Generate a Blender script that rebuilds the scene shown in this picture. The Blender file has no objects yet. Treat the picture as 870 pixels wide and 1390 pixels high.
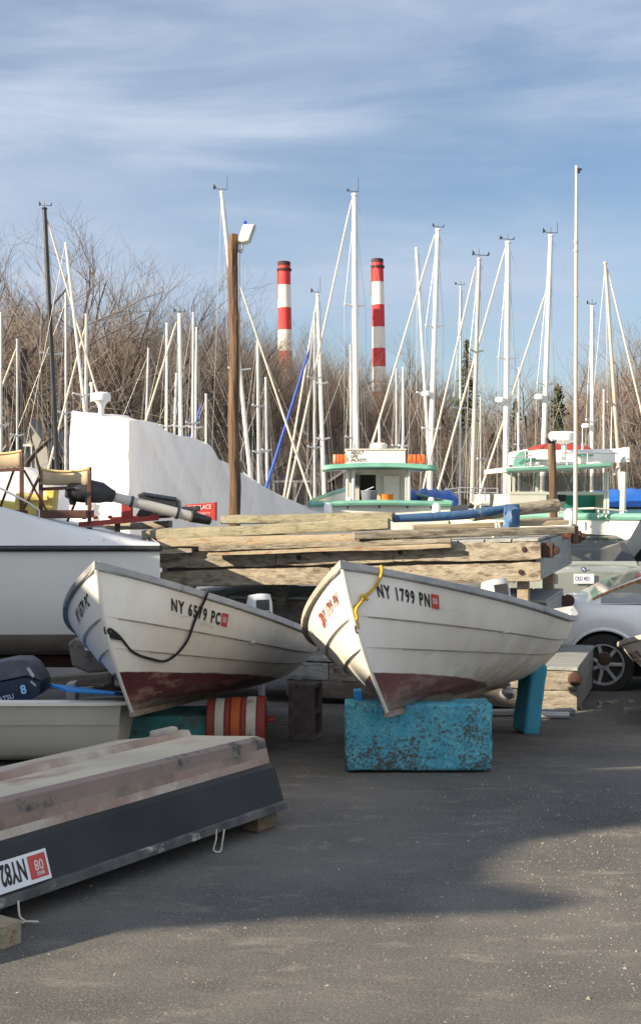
import bpy, math, random
from mathutils import Vector, Matrix, noise as mnoise
PI = math.pi
R = math.radians
random.seed(7)
sc = bpy.context.scene
COL = sc.collection
F, CX, HZ, CAMH = 1805.0, 435.0, 665.0, 1.62      # focal length etc. in photo pixels

def at(px, py, d):
    return Vector(((px-CX)*d/F, d, CAMH-(py-HZ)*d/F))
def gz(y):
    if y < 7.5: return 0.0
    if y < 14: return -.07*(y-7.5)
    if y < 28: return -.455-.03*(y-14)
    if y < 31: return -.875-.35*(y-28)
    if y < 62: return -1.925
    if y < 68: return -1.925+.19*(y-62)
    if y < 150: return -.785+.105*(y-68)
    return 7.825

# ---------------------------------------------------------------- materials
MATS = {}
def mat(name, c1, c2=None, scale=4.0, stretch=(1,1,1), rough=.6, metal=0, bump=0, bscale=None,
        dirt=None, dscale=2.0, damt=.5, lo=.35, hi=.65, emit=0, spec=.5, dsharp=.08, coat=0, detail=6, bias=None):
    if name in MATS: return MATS[name]
    m = bpy.data.materials.new(name); m.use_nodes = True
    nt = m.node_tree; N = nt.nodes; L = nt.links
    b = N['Principled BSDF']
    b.inputs['Roughness'].default_value = rough
    b.inputs['Metallic'].default_value = metal
    b.inputs['Specular IOR Level'].default_value = spec
    if coat: b.inputs['Coat Weight'].default_value = coat; b.inputs['Coat Roughness'].default_value = .1
    tc = N.new('ShaderNodeTexCoord'); mp = N.new('ShaderNodeMapping')
    mp.inputs['Scale'].default_value = stretch
    oi = N.new('ShaderNodeObjectInfo'); va = N.new('ShaderNodeVectorMath'); va.operation = 'ADD'
    sv = N.new('ShaderNodeVectorMath'); sv.operation = 'SCALE'; sv.inputs[0].default_value = (37, 19, 53)
    L.new(oi.outputs['Random'], sv.inputs['Scale'])
    L.new(tc.outputs['Object'], va.inputs[0]); L.new(sv.outputs[0], va.inputs[1]); L.new(va.outputs[0], mp.inputs[0])
    c2 = c2 or tuple(x*.85 for x in c1)
    n1 = N.new('ShaderNodeTexNoise'); n1.inputs['Scale'].default_value = scale; n1.inputs['Detail'].default_value = detail
    L.new(mp.outputs[0], n1.inputs[0])
    cr = N.new('ShaderNodeValToRGB'); cr.color_ramp.elements[0].position = lo; cr.color_ramp.elements[1].position = hi
    cr.color_ramp.elements[0].color = (*c1, 1); cr.color_ramp.elements[1].color = (*c2, 1)
    L.new(n1.outputs[0], cr.inputs[0]); col = cr.outputs[0]
    if dirt:
        n2 = N.new('ShaderNodeTexNoise'); n2.inputs['Scale'].default_value = dscale; n2.inputs['Detail'].default_value = 9; n2.inputs['Roughness'].default_value = .7
        L.new(mp.outputs[0], n2.inputs[0])
        src = n2.outputs[0]
        if bias:      # more dirt toward low local z : (gain, offset)
            sx = N.new('ShaderNodeSeparateXYZ'); L.new(tc.outputs['Object'], sx.inputs[0])
            mm = N.new('ShaderNodeMath'); mm.operation = 'MULTIPLY_ADD'; L.new(sx.outputs[2], mm.inputs[0]); mm.inputs[1].default_value = -bias[0]; mm.inputs[2].default_value = bias[1]
            ad = N.new('ShaderNodeMath'); ad.operation = 'ADD'; L.new(src, ad.inputs[0]); L.new(mm.outputs[0], ad.inputs[1]); src = ad.outputs[0]
            n5 = N.new('ShaderNodeTexNoise'); n5.inputs['Scale'].default_value = 5.5; n5.inputs['Detail'].default_value = 5; L.new(mp.outputs[0], n5.inputs[0])
            m5 = N.new('ShaderNodeMath'); m5.operation = 'MULTIPLY_ADD'; L.new(n5.outputs[0], m5.inputs[0]); m5.inputs[1].default_value = .42; m5.inputs[2].default_value = -.21
            a5 = N.new('ShaderNodeMath'); a5.operation = 'ADD'; L.new(src, a5.inputs[0]); L.new(m5.outputs[0], a5.inputs[1]); src = a5.outputs[0]
        r2 = N.new('ShaderNodeMapRange'); r2.inputs['From Min'].default_value = damt; r2.inputs['From Max'].default_value = damt+dsharp
        L.new(src, r2.inputs[0])
        mx = N.new('ShaderNodeMix'); mx.data_type = 'RGBA'
        L.new(r2.outputs[0], mx.inputs['Factor']); L.new(col, mx.inputs['A']); mx.inputs['B'].default_value = (*dirt, 1)
        col = mx.outputs['Result']
    L.new(col, b.inputs['Base Color'])
    if emit:
        L.new(col, b.inputs['Emission Color']); b.inputs['Emission Strength'].default_value = emit
    if bump:
        n3 = N.new('ShaderNodeTexNoise'); n3.inputs['Scale'].default_value = bscale or scale*4; n3.inputs['Detail'].default_value = 8
        L.new(mp.outputs[0], n3.inputs[0])
        bp = N.new('ShaderNodeBump'); bp.inputs['Strength'].default_value = bump; bp.inputs['Distance'].default_value = .02
        L.new(n3.outputs[0], bp.inputs['Height']); L.new(bp.outputs[0], b.inputs['Normal'])
    MATS[name] = m; return m

def glass(name, tint=(.02,.03,.03), alpha=.55):
    if name in MATS: return MATS[name]
    m = bpy.data.materials.new(name); m.use_nodes = True
    b = m.node_tree.nodes['Principled BSDF']
    b.inputs['Base Color'].default_value = (*tint, 1); b.inputs['Roughness'].default_value = .04
    b.inputs['Alpha'].default_value = alpha; b.inputs['Specular IOR Level'].default_value = .9
    MATS[name] = m; return m

# ---------------------------------------------------------------- mesh builder
class MB:
    def __init__(s): s.v = []; s.f = []; s.m = []
    def add(s, vs, fs, mi=0):
        o = len(s.v); s.v += [Vector(x) for x in vs]
        for f in fs: s.f.append([i+o for i in f]); s.m.append(mi)
    def box(s, c, size, M=None, mi=0):
        c = Vector(c); h = Vector(size)*.5
        vs = [Vector((x*h.x, y*h.y, z*h.z)) for x in (-1,1) for y in (-1,1) for z in (-1,1)]
        if M is not None: vs = [M @ v for v in vs]
        s.add([c+v for v in vs], [(0,1,3,2),(4,6,7,5),(0,4,5,1),(2,3,7,6),(0,2,6,4),(1,5,7,3)], mi)
    def beam(s, p0, p1, w, h, mi=0, up=(0,0,1)):
        p0 = Vector(p0); p1 = Vector(p1); a = (p1-p0); L = a.length; a.normalize()
        u = Vector(up); b = a.cross(u)
        if b.length < 1e-4: b = a.cross(Vector((0,1,0)))
        b.normalize(); c = b.cross(a)
        M = Matrix((a, b, c)).transposed()
        s.box((p0+p1)/2, (L, w, h), M, mi)
    def rbeam(s, p0, p1, w, h, amp=.006, mi=0):
        """sawn timber with worn, slightly wavy faces and checked ends"""
        p0 = Vector(p0); p1 = Vector(p1); a = (p1-p0); L = a.length; a.normalize()
        b = a.cross(Vector((0,0,1))).normalized(); c = b.cross(a)
        n = max(6, int(L/.09)); sd = Vector((p0.x*7.1+p0.z*13, p1.y*5.3, p0.z*11))
        cs = []
        ch = min(w, h)*.13
        for (x, y) in ((-1,-1),(1,-1),(1,1),(-1,1)):
            hx, hy = w/2, h/2
            if x*y > 0: cs += [(x*hx, y*(hy-ch)), (x*(hx-ch), y*hy)] if False else []
        hx, hy = w/2, h/2
        cs = [(-hx,-hy+ch),(-hx,0),(-hx,hy-ch),(-hx+ch,hy),(0,hy),(hx-ch,hy),(hx,hy-ch),(hx,0),(hx,-hy+ch),(hx-ch,-hy),(0,-hy),(-hx+ch,-hy)]
        rows = []
        for i in range(n+1):
            f = i/n; q = p0+a*(L*f); row = []
            e = 1-.07*max(0, 1-min(f, 1-f)*n)
            for k, (x, y) in enumerate(cs):
                d = mnoise.noise(Vector((f*L*3.1, k*.9, 0))+sd)*amp+mnoise.noise(Vector((f*L*11, k*1.7, 5))+sd)*amp*.55
                l_ = math.hypot(x, y); row.append(q+b*(x*e*(1+d/l_))+c*(y*e*(1+d*1.3/l_)+mnoise.noise(Vector((f*L*1.2, 0, 9))+sd)*amp*.8))
            rows.append(row)
        s.grid(rows, closed=True, mi=mi); s.poly(rows[0], mi); s.poly(rows[-1], mi)
    def tube(s, pts, r, n=8, mi=0, cap=True):
        pts = [Vector(p) for p in pts]
        if not isinstance(r, (list, tuple)): r = [r]*len(pts)
        rings = []; prev = None
        for i, p in enumerate(pts):
            t = (pts[min(i+1, len(pts)-1)]-pts[max(i-1, 0)])
            if t.length < 1e-9: t = Vector((0,0,1))
            t.normalize()
            if prev is None:
                a = Vector((0,0,1)) if abs(t.z) < .9 else Vector((1,0,0)); x = t.cross(a).normalized()
            else:
                x = prev - t*prev.dot(t)
                x = x.normalized() if x.length > 1e-6 else t.orthogonal().normalized()
            prev = x; y = t.cross(x)
            rings.append([p+(x*math.cos(2*PI*k/n)+y*math.sin(2*PI*k/n))*r[i] for k in range(n)])
        vs = [v for ring in rings for v in ring]; fs = []
        for i in range(len(pts)-1):
            for k in range(n):
                k2 = (k+1) % n; fs.append((i*n+k, i*n+k2, (i+1)*n+k2, (i+1)*n+k))
        if cap: fs.append(tuple(range(n))[::-1]); fs.append(tuple((len(pts)-1)*n+k for k in range(n)))
        s.add(vs, fs, mi)
    def lathe(s, prof, c=(0,0,0), n=20, M=None, mi=0):
        c = Vector(c); vs = []; fs = []
        for (r, z) in prof:
            for k in range(n):
                v = Vector((r*math.cos(2*PI*k/n), r*math.sin(2*PI*k/n), z))
                vs.append(c+(M @ v if M is not None else v))
        for i in range(len(prof)-1):
            for k in range(n):
                k2 = (k+1) % n; fs.append((i*n+k, i*n+k2, (i+1)*n+k2, (i+1)*n+k))
        fs.append(tuple(range(n))[::-1]); fs.append(tuple((len(prof)-1)*n+k for k in range(n)))
        s.add(vs, fs, mi)
    def grid(s, rows, mi=0, closed=False, mfun=None):
        n = len(rows[0]); vs = [v for r in rows for v in r]; o = len(s.v)
        s.v += [Vector(x) for x in vs]
        for i in range(len(rows)-1):
            for k in range(n if closed else n-1):
                k2 = (k+1) % n
                s.f.append([o+i*n+k, o+i*n+k2, o+(i+1)*n+k2, o+(i+1)*n+k]); s.m.append(mfun(i, k) if mfun else mi)
    def poly(s, vs, mi=0): s.add(vs, [tuple(range(len(vs)))], mi)
    def prism(s, pts, off, mi=0):
        pts = [Vector(p) for p in pts]; off = Vector(off); n = len(pts)
        fs = [tuple(range(n))[::-1], tuple(range(n, 2*n))]
        for k in range(n): fs.append((k, (k+1) % n, n+(k+1) % n, n+k))
        s.add(pts+[p+off for p in pts], fs, mi)
    def build(s, name, mats, parent=None, smooth=False, bevel=0, org=None, fix=True, seg=2, sub=0):
        if not isinstance(mats, (list, tuple)): mats = [mats]
        o_ = Vector(org) if org is not None else (ORG.get(parent.name, Vector()) if parent else Vector())
        me = bpy.data.meshes.new(name)
        me.from_pydata([tuple(v-o_) for v in s.v], [], s.f)
        for m in mats: me.materials.append(m)
        for p, mi in zip(me.polygons, s.m): p.material_index = mi
        if fix:
            import bmesh
            bm = bmesh.new(); bm.from_mesh(me); bmesh.ops.recalc_face_normals(bm, faces=bm.faces); bm.to_mesh(me); bm.free()
        if smooth:
            for p in me.polygons: p.use_smooth = True
            try: me.set_sharp_from_angle(angle=R(40))
            except Exception: pass
        ob = bpy.data.objects.new(name, me); COL.objects.link(ob)
        if parent: ob.parent = parent
        elif org is not None: ob.location = o_
        ORG[ob.name] = o_ if (parent or org is not None) else Vector()
        if bevel:
            md = ob.modifiers.new('bev', 'BEVEL'); md.width = bevel; md.segments = seg; md.limit_method = 'ANGLE'; md.angle_limit = R(35)
        if sub:
            md = ob.modifiers.new('sub', 'SUBSURF'); md.levels = sub; md.render_levels = sub
        return ob
ORG = {}
def tag(o, label=None, cat=None, group=None, kind=None):
    if label: o['label'] = label
    if cat: o['category'] = cat
    if group: o['group'] = group
    if kind: o['kind'] = kind
    return o
def thing(name, label, cat, loc=(0,0,0), group=None, world=True):
    o = bpy.data.objects.new(name, None); COL.objects.link(o); o.location = loc; o.empty_display_size = .2
    ORG[o.name] = Vector(loc) if world else Vector()
    return tag(o, label, cat, group)
def struct(o): o['kind'] = 'structure'; return o
def dup(root, loc, rotz=0, scale=1, label=None, group=None):
    r = root.copy(); COL.objects.link(r); r.location = loc; r.rotation_euler = (0, 0, rotz)
    r.scale = (scale,)*3 if not isinstance(scale, (tuple, list)) else scale
    if label: r['label'] = label
    if group: r['group'] = group
    for ch in list(root.children):
        c = ch.copy(); COL.objects.link(c); c.parent = r
        for g in list(ch.children):
            d = g.copy(); COL.objects.link(d); d.parent = c
    return r
def textverts(s, size=1.0, condense=.62, bold=.02, space=1.0):
    """text as flat triangles/ngons in the xy plane, returns (verts, faces)"""
    cu = bpy.data.curves.new('txt', 'FONT'); cu.body = s; cu.size = size; cu.offset = bold*size; cu.resolution_u = 3; cu.space_character = space
    ob = bpy.data.objects.new('txt', cu); COL.objects.link(ob)
    dg = bpy.context.evaluated_depsgraph_get(); me = bpy.data.meshes.new_from_object(ob.evaluated_get(dg))
    vs = [(v.co.x*condense, v.co.y) for v in me.vertices]; fs = [tuple(p.vertices) for p in me.polygons]
    bpy.data.objects.remove(ob); bpy.data.curves.remove(cu); bpy.data.meshes.remove(me)
    return vs, fs
def text_on(mb, s, o, ux, uy, size, condense=.7, bold=.01, mi=0, center=False, off=None):
    vs, fs = textverts(s, size, condense, bold)
    if not vs: return
    w = max(v[0] for v in vs)
    o = Vector(o); ux = Vector(ux).normalized(); uy = Vector(uy).normalized()
    if center: o = o-ux*w/2
    n = ux.cross(uy)*(.003 if off is None else off)
    mb.add([o+ux*x+uy*y+n for x, y in vs], fs, mi)

# ---------------------------------------------------------------- world, sun, camera
SUN_EL, SUN_AZ = R(22), R(65)     # sun stands behind-left of the camera
sund = Vector((-math.sin(SUN_AZ)*math.cos(SUN_EL), -math.cos(SUN_AZ)*math.cos(SUN_EL), math.sin(SUN_EL)))
w = bpy.data.worlds.new('World'); sc.world = w; w.use_nodes = True
nt = w.node_tree; N = nt.nodes; L = nt.links
bg = N['Background']; sky = N.new('ShaderNodeTexSky'); sky.sky_type = 'NISHITA'; sky.sun_disc = False
sky.sun_elevation = SUN_EL; sky.sun_rotation = math.atan2(sund.x, sund.y); sky.altitude = 0; sky.air_density = 1.0; sky.dust_density = .4; sky.ozone_density = 3.2
tc = N.new('ShaderNodeTexCoord')
def cloud(scl, rot, sc_, lo, hi, seed):
    mp = N.new('ShaderNodeMapping'); mp.inputs['Scale'].default_value = scl; mp.inputs['Rotation'].default_value = rot; mp.inputs['Location'].default_value = (seed, seed*.7, seed*1.3)
    L.new(tc.outputs['Generated'], mp.inputs[0])
    n = N.new('ShaderNodeTexNoise'); n.inputs['Scale'].default_value = sc_; n.inputs['Detail'].default_value = 7; n.inputs['Roughness'].default_value = .55; n.inputs['Distortion'].default_value = .4
    L.new(mp.outputs[0], n.inputs[0])
    r = N.new('ShaderNodeMapRange'); r.interpolation_type = 'SMOOTHSTEP'; r.inputs['From Min'].default_value = lo; r.inputs['From Max'].default_value = hi
    L.new(n.outputs[0], r.inputs[0]); return r.outputs[0]
c1 = cloud((1,1,3.2), (0, R(14), 0), 2.0, .34, .80, 3.1)
c2 = cloud((1,1,6), (0, R(9), 0), 3.0, .40, .85, 8.4)
ad = N.new('ShaderNodeMath'); ad.operation = 'ADD'; L.new(c1, ad.inputs[0]); L.new(c2, ad.inputs[1])
# more veil to the left and at the top of the sky (a bank of thin cloud)
sx = N.new('ShaderNodeSeparateXYZ'); L.new(tc.outputs['Generated'], sx.inputs[0])
lx = N.new('ShaderNodeMapRange'); lx.inputs['From Min'].default_value = .22; lx.inputs['From Max'].default_value = -.25; L.new(sx.outputs[0], lx.inputs[0])
lz = N.new('ShaderNodeMapRange'); lz.inputs['From Min'].default_value = .2; lz.inputs['From Max'].default_value = .38; L.new(sx.outputs[2], lz.inputs[0])
mxx = N.new('ShaderNodeMath'); mxx.operation = 'MAXIMUM'; L.new(lx.outputs[0], mxx.inputs[0]); L.new(lz.outputs[0], mxx.inputs[1])
m2 = N.new('ShaderNodeMath'); m2.operation = 'MULTIPLY_ADD'; L.new(mxx.outputs[0], m2.inputs[0]); m2.inputs[1].default_value = .42; L.new(ad.outputs[0], m2.inputs[2])
m3 = N.new('ShaderNodeMath'); m3.operation = 'MULTIPLY'; L.new(m2.outputs[0], m3.inputs[0]); m3.inputs[1].default_value = .74; m3.use_clamp = True
mx = N.new('ShaderNodeMix'); mx.data_type = 'RGBA'; L.new(m3.outputs[0], mx.inputs['Factor'])
L.new(sky.outputs[0], mx.inputs['A']); mx.inputs['B'].default_value = (4.5, 5.2, 6.4, 1)
# unseen bright patch of sky added behind the camera as fill light
by_ = N.new('ShaderNodeMapRange'); by_.interpolation_type = 'SMOOTHSTEP'; by_.inputs['From Min'].default_value = .05; by_.inputs['From Max'].default_value = -.65; L.new(sx.outputs[1], by_.inputs[0])
up_ = N.new('ShaderNodeMapRange'); up_.inputs['From Min'].default_value = -.02; up_.inputs['From Max'].default_value = .12; L.new(sx.outputs[2], up_.inputs[0])
mb_ = N.new('ShaderNodeMath'); mb_.operation = 'MULTIPLY'; L.new(by_.outputs[0], mb_.inputs[0]); L.new(up_.outputs[0], mb_.inputs[1])
mc_ = N.new('ShaderNodeMath'); mc_.operation = 'MULTIPLY'; L.new(mb_.outputs[0], mc_.inputs[0]); mc_.inputs[1].default_value = .44
mxb = N.new('ShaderNodeMix'); mxb.data_type = 'RGBA'; L.new(mc_.outputs[0], mxb.inputs['Factor']); L.new(mx.outputs['Result'], mxb.inputs['A']); mxb.inputs['B'].default_value = (12.5, 12.2, 11.8, 1)
L.new(mxb.outputs['Result'], bg.inputs[0]); bg.inputs[1].default_value = .058
sl = bpy.data.lights.new('sun', 'SUN'); sl.energy = 5.0; sl.angle = R(.5); sl.color = (1, .83, .60)
so = bpy.data.objects.new('sun', sl); COL.objects.link(so); so.rotation_euler = (-sund).to_track_quat('-Z', 'Y').to_euler()
cam = bpy.data.cameras.new('camera'); co = bpy.data.objects.new('camera', cam); COL.objects.link(co); sc.camera = co
co.location = (0, 0, CAMH); co.rotation_euler = (R(90), 0, 0)
cam.sensor_fit = 'VERTICAL'; cam.sensor_height = 36; cam.sensor_width = 24; cam.lens = 36*F/1390
cam.shift_y = -(695-HZ)/1390; cam.clip_end = 6000; cam.clip_start = .05
vs_ = sc.view_settings; vs_.view_transform = 'Standard'; vs_.look = 'None'; vs_.gamma = 1; vs_.exposure = 1.15; vs_.use_curve_mapping = False

# ---------------------------------------------------------------- palette
M_white = mat('boat_white', (.70,.69,.65), (.62,.61,.57), 3, rough=.45, dirt=(.42,.37,.28), dscale=1.6, damt=.60, dsharp=.35)
def translucent(m, f):
    nt = m.node_tree; N = nt.nodes; L = nt.links; b = N['Principled BSDF']; o = N['Material Output']
    tr = N.new('ShaderNodeBsdfTranslucent'); tr.inputs[0].default_value = (.90,.91,.93,1); mx = N.new('ShaderNodeMixShader'); mx.inputs[0].default_value = f
    bn = [n_ for n_ in N if n_.type == 'BUMP']
    if bn: L.new(bn[0].outputs[0], tr.inputs['Normal']); bn[0].inputs['Distance'].default_value = .07
    L.new(b.outputs[0], mx.inputs[1]); L.new(tr.outputs[0], mx.inputs[2]); L.new(mx.outputs[0], o.inputs[0]); return m
M_wrap = mat('shrink_wrap', (.80,.81,.82), (.74,.75,.77), 1.2, rough=.38, bump=.6, bscale=1.6)
M_film = translucent(mat('wrap_film', (.80,.81,.83), (.72,.73,.76), 1.2, (1,1,.45), rough=.35, bump=1.0, bscale=2.6), .38)
M_black = mat('black_plastic', (.012,.013,.016), (.03,.03,.035), 8, rough=.45, bump=.1)
M_navy = mat('navy_cowl', (.012,.022,.04), (.02,.03,.05), 6, rough=.4, dirt=(.10,.11,.12), dscale=5, damt=.6)
M_cowltop = mat('faded_cowl', (.075,.08,.095), (.11,.115,.13), 9, rough=.7, dirt=(.18,.18,.18), dscale=14, damt=.6, bump=.1)
M_greyrail = mat('weathered_rail', (.27,.28,.30), (.40,.40,.40), 7, (1,1,1), rough=.85, dirt=(.10,.10,.10), dscale=11, damt=.58, bump=.4)
M_tanrail = mat('tan_rail', (.42,.38,.32), (.30,.27,.24), 7, rough=.85, bump=.3)
M_mast = mat('mast_white', (.78,.77,.73), (.72,.71,.68), 3, rough=.35)
M_mastgrey = mat('mast_grey', (.50,.51,.52), (.42,.43,.44), 3, rough=.35, metal=.2)
M_masttan = mat('mast_tan', (.55,.50,.42), (.48,.43,.36), 3, rough=.4)
M_mastblack = mat('mast_black', (.015,.017,.022), (.03,.03,.035), 3, rough=.35)
M_sail = mat('furled_sail', (.66,.60,.50), (.56,.50,.42), 6, rough=.8)
M_wire = mat('rigging_wire', (.34,.34,.34), (.28,.28,.28), 3, rough=.35, metal=.3)
M_alu = mat('aluminium', (.55,.56,.58), (.45,.46,.48), 5, rough=.35, metal=.6)
M_tarp = mat('blue_tarp', (.015,.12,.48), (.01,.08,.36), 3, rough=.5, bump=.8, bscale=3)
M_green = mat('sea_green_paint', (.16,.38,.30), (.12,.31,.25), 4, rough=.45)
M_dkgreen = mat('green_paint', (.02,.25,.19), (.02,.2,.15), 4, rough=.5)
M_orange = mat('orange_vest', (.85,.16,.03), (.7,.1,.02), 5, rough=.7)
M_red = mat('red_paint', (.36,.035,.03), (.27,.03,.028), 6, rough=.55, dirt=(.12,.05,.03), dscale=7, damt=.6)
M_rust = mat('rusty_steel', (.075,.036,.028), (.05,.028,.024), 14, rough=.9, bump=.4)
M_rubber = mat('rubber', (.018,.018,.018), (.03,.03,.03), 9, rough=.85)
M_canvas = mat('canvas', (.52,.42,.28), (.42,.33,.22), 9, rough=.9, dirt=(.2,.14,.09), dscale=9, damt=.62)
M_brown = mat('brown_frame', (.09,.032,.02), (.06,.022,.015), 8, rough=.6)
M_yellow = mat('yellow_plastic', (.72,.60,.18), (.62,.50,.13), 5, rough=.5)
M_rope = mat('rope_white', (.6,.58,.52), (.45,.43,.38), 40, rough=.9)
M_yrope = mat('yellow_rope', (.70,.48,.06), (.5,.33,.03), 60, rough=.9, bump=.6)
M_brope = mat('black_rope', (.012,.012,.014), (.03,.03,.03), 60, rough=.9, bump=.6)
def wood(name, a, b, d, amt=.56, st=(1,14,14), sc_=2.2, bump=.5):
    return mat(name, a, b, sc_, st, rough=.88, bump=bump, bscale=5, dirt=d, dscale=1.6, damt=amt, dsharp=.12, lo=.38, hi=.62)
W_warm = wood('lumber_warm', (.29,.26,.205), (.20,.178,.138), (.10,.085,.065), .49)
W_pale = wood('lumber_pale', (.32,.285,.225), (.225,.198,.155), (.11,.088,.066), .50)
W_stain = wood('lumber_stained', (.27,.225,.16), (.31,.265,.19), (.24,.10,.035), .54)
W_olive = wood('lumber_olive', (.22,.205,.145), (.27,.25,.175), (.14,.13,.08), .52)
W_grey = wood('boards_grey', (.22,.24,.24), (.31,.32,.31), (.10,.10,.10), .55)
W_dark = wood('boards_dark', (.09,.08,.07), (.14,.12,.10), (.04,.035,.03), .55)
W_post = mat('post_wood', (.17,.105,.065), (.07,.045,.032), 2.5, (12,12,.6), rough=.95, bump=.9, bscale=4, dirt=(.24,.155,.09), dscale=1.2, damt=.55, dsharp=.15)

# ---------------------------------------------------------------- ground
def ground():
    xs = [-400,-200,-100,-50,-25,-12,-6,-3,0,3,6,12,25,50,100,200,400]
    ys = [-60,-20,-5,0,2,4,6,7.5,9,11,14,18,23,28,29,30,31,40,52,62,64,66,68,75,85,95,110,130,150,400,1200,3000]
    # asphalt lot up to the bulkhead
    m = bpy.data.materials.new('asphalt'); m.use_nodes = True; nt = m.node_tree; N = nt.nodes; L = nt.links; b = N['Principled BSDF']
    tc = N.new('ShaderNodeTexCoord')
    def nz(s, det=8, ro=.6, st=(1,1,1), dist=0):
        mp = N.new('ShaderNodeMapping'); mp.inputs['Scale'].default_value = st; L.new(tc.outputs['Object'], mp.inputs[0])
        n = N.new('ShaderNodeTexNoise'); n.inputs['Scale'].default_value = s; n.inputs['Detail'].default_value = det; n.inputs['Roughness'].default_value = ro; n.inputs['Distortion'].default_value = dist; L.new(mp.outputs[0], n.inputs[0]); return n.outputs[0]
    def rng(src, a, bb):
        r = N.new('ShaderNodeMapRange'); r.inputs['From Min'].default_value = a; r.inputs['From Max'].default_value = bb; L.new(src, r.inputs[0]); return r.outputs[0]
    def mixc(fac, A, B):
        x = N.new('ShaderNodeMix'); x.data_type = 'RGBA'; L.new(fac, x.inputs['Factor'])
        for k, v in (('A', A), ('B', B)):
            if isinstance(v, tuple): x.inputs[k].default_value = (*v, 1)
            else: L.new(v, x.inputs[k])
        return x.outputs['Result']
    c = mixc(rng(nz(1.1, 6), .38, .64), (.088,.087,.086), (.140,.134,.126))
    c = mixc(rng(nz(3.0, 8, .7, (1,2.2,1)), .54, .70), c, (.19,.178,.158))          # dusty scuffs
    c = mixc(rng(nz(1.7, 7, .7, (1,1.5,1), 1.2), .60, .68), c, (.185,.170,.150))
    c = mixc(rng(nz(1.25, 5, .6, (1,1,1), .5), .70, .76), c, (.16,.12,.10))
    c = mixc(rng(nz(.55, 5, .6, (1,1.6,1), .6), .54, .66), c, (.070,.069,.068))      # oil and damp
    c = mixc(rng(nz(120, 3, .6), .54, .70), c, (.25,.232,.20))                      # aggregate
    c = mixc(rng(nz(130, 3, .6), .60, .68), c, (.03,.03,.03))
    c = mixc(rng(nz(52, 4, .7), .64, .69), c, (.34,.31,.26))
    c = mixc(rng(nz(30, 3, .6), .70, .72), c, (.42,.38,.32))
    vo = N.new('ShaderNodeTexVoronoi'); vo.feature = 'DISTANCE_TO_EDGE'; vo.inputs['Scale'].default_value = .42
    dn = N.new('ShaderNodeTexNoise'); dn.inputs['Scale'].default_value = 2.2; dn.inputs['Detail'].default_value = 8; L.new(tc.outputs['Object'], dn.inputs[0])
    va = N.new('ShaderNodeVectorMath'); va.operation = 'ADD'; L.new(tc.outputs['Object'], va.inputs[0]); L.new(dn.outputs['Color'], va.inputs[1]); L.new(va.outputs[0], vo.inputs[0])
    crk = rng(vo.outputs[0], .010, .002)
    gate = N.new('ShaderNodeMath'); gate.operation = 'MULTIPLY'; L.new(crk, gate.inputs[0]); L.new(rng(nz(.8, 3), .58, .66), gate.inputs[1])
    c = mixc(gate.outputs[0], c, (.07,.068,.065))
    L.new(c, b.inputs['Base Color']); b.inputs['Roughness'].default_value = .92; b.inputs['Specular IOR Level'].default_value = .25
    bp = N.new('ShaderNodeBump'); bp.inputs['Strength'].default_value = .55; bp.inputs['Distance'].default_value = .008
    L.new(nz(60, 6, .7), bp.inputs['Height']); L.new(bp.outputs[0], b.inputs['Normal'])
    g = MB(); g.grid([[Vector((x, y, gz(y))) for x in xs] for y in ys if y <= 28.01])
    struct(g.build('boatyard_lot', m, fix=False))
    hm = mat('leaf_litter', (.13,.092,.066), (.19,.14,.10), .35, rough=.95, dirt=(.05,.045,.025), dscale=.15, damt=.55, dsharp=.1)
    rows = []
    for y in ys:
        if y < 28: continue
        row = []
        for x in xs:
            z = gz(y)
            if y > 75: z -= max(0, min(1, (x-15)/60))*(gz(y)+1)*.45
            row.append(Vector((x, y, z)))
        rows.append(row)
    g = MB(); g.grid(rows); struct(g.build('hillside', hm, fix=False))
    wm = mat('harbour_water', (.02,.035,.04), (.03,.045,.05), .3, rough=.12, bump=.3, bscale=1.2)
    g = MB(); g.grid([[(-400,28.6,-1.35),(400,28.6,-1.35)],[(-400,66,-1.35),(400,66,-1.35)]]); struct(g.build('harbour_water', wm, fix=False))
ground()
# loose stones and grit on the asphalt, thickest at the right
def grit():
    g = MB(); rnd = random.Random(3)
    for i in range(5200):
        if i % 2: x = rnd.gauss(1.35, .55); y = rnd.uniform(4.3, 7.2)
        else: x = rnd.uniform(-1.6, 3.4); y = rnd.uniform(4.2, 12)
        r = rnd.choice((.0022,.0025,.003,.0035,.0045)) if rnd.random() > .01 else .009
        z = gz(y); a = rnd.uniform(0, 6.28); hh = r*rnd.uniform(.6, 1.1)
        vs = [(x+r*math.cos(a+k*PI/2)*rnd.uniform(.7,1.3), y+r*math.sin(a+k*PI/2)*rnd.uniform(.7,1.3), z) for k in range(4)]+[(x, y, z+hh)]
        g.add(vs, [(0,1,4),(1,2,4),(2,3,4),(3,0,4)], 0 if rnd.random() < .7 else 1)
    o = g.build('gravel', [mat('grit', (.30,.27,.23), (.20,.185,.16), 30, rough=.9), mat('grit_dark', (.05,.05,.05), (.09,.085,.08), 30, rough=.9)], fix=False)
    tag(o, 'loose pale grit and small stones scattered on the asphalt', 'gravel', kind='stuff')
grit()

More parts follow.
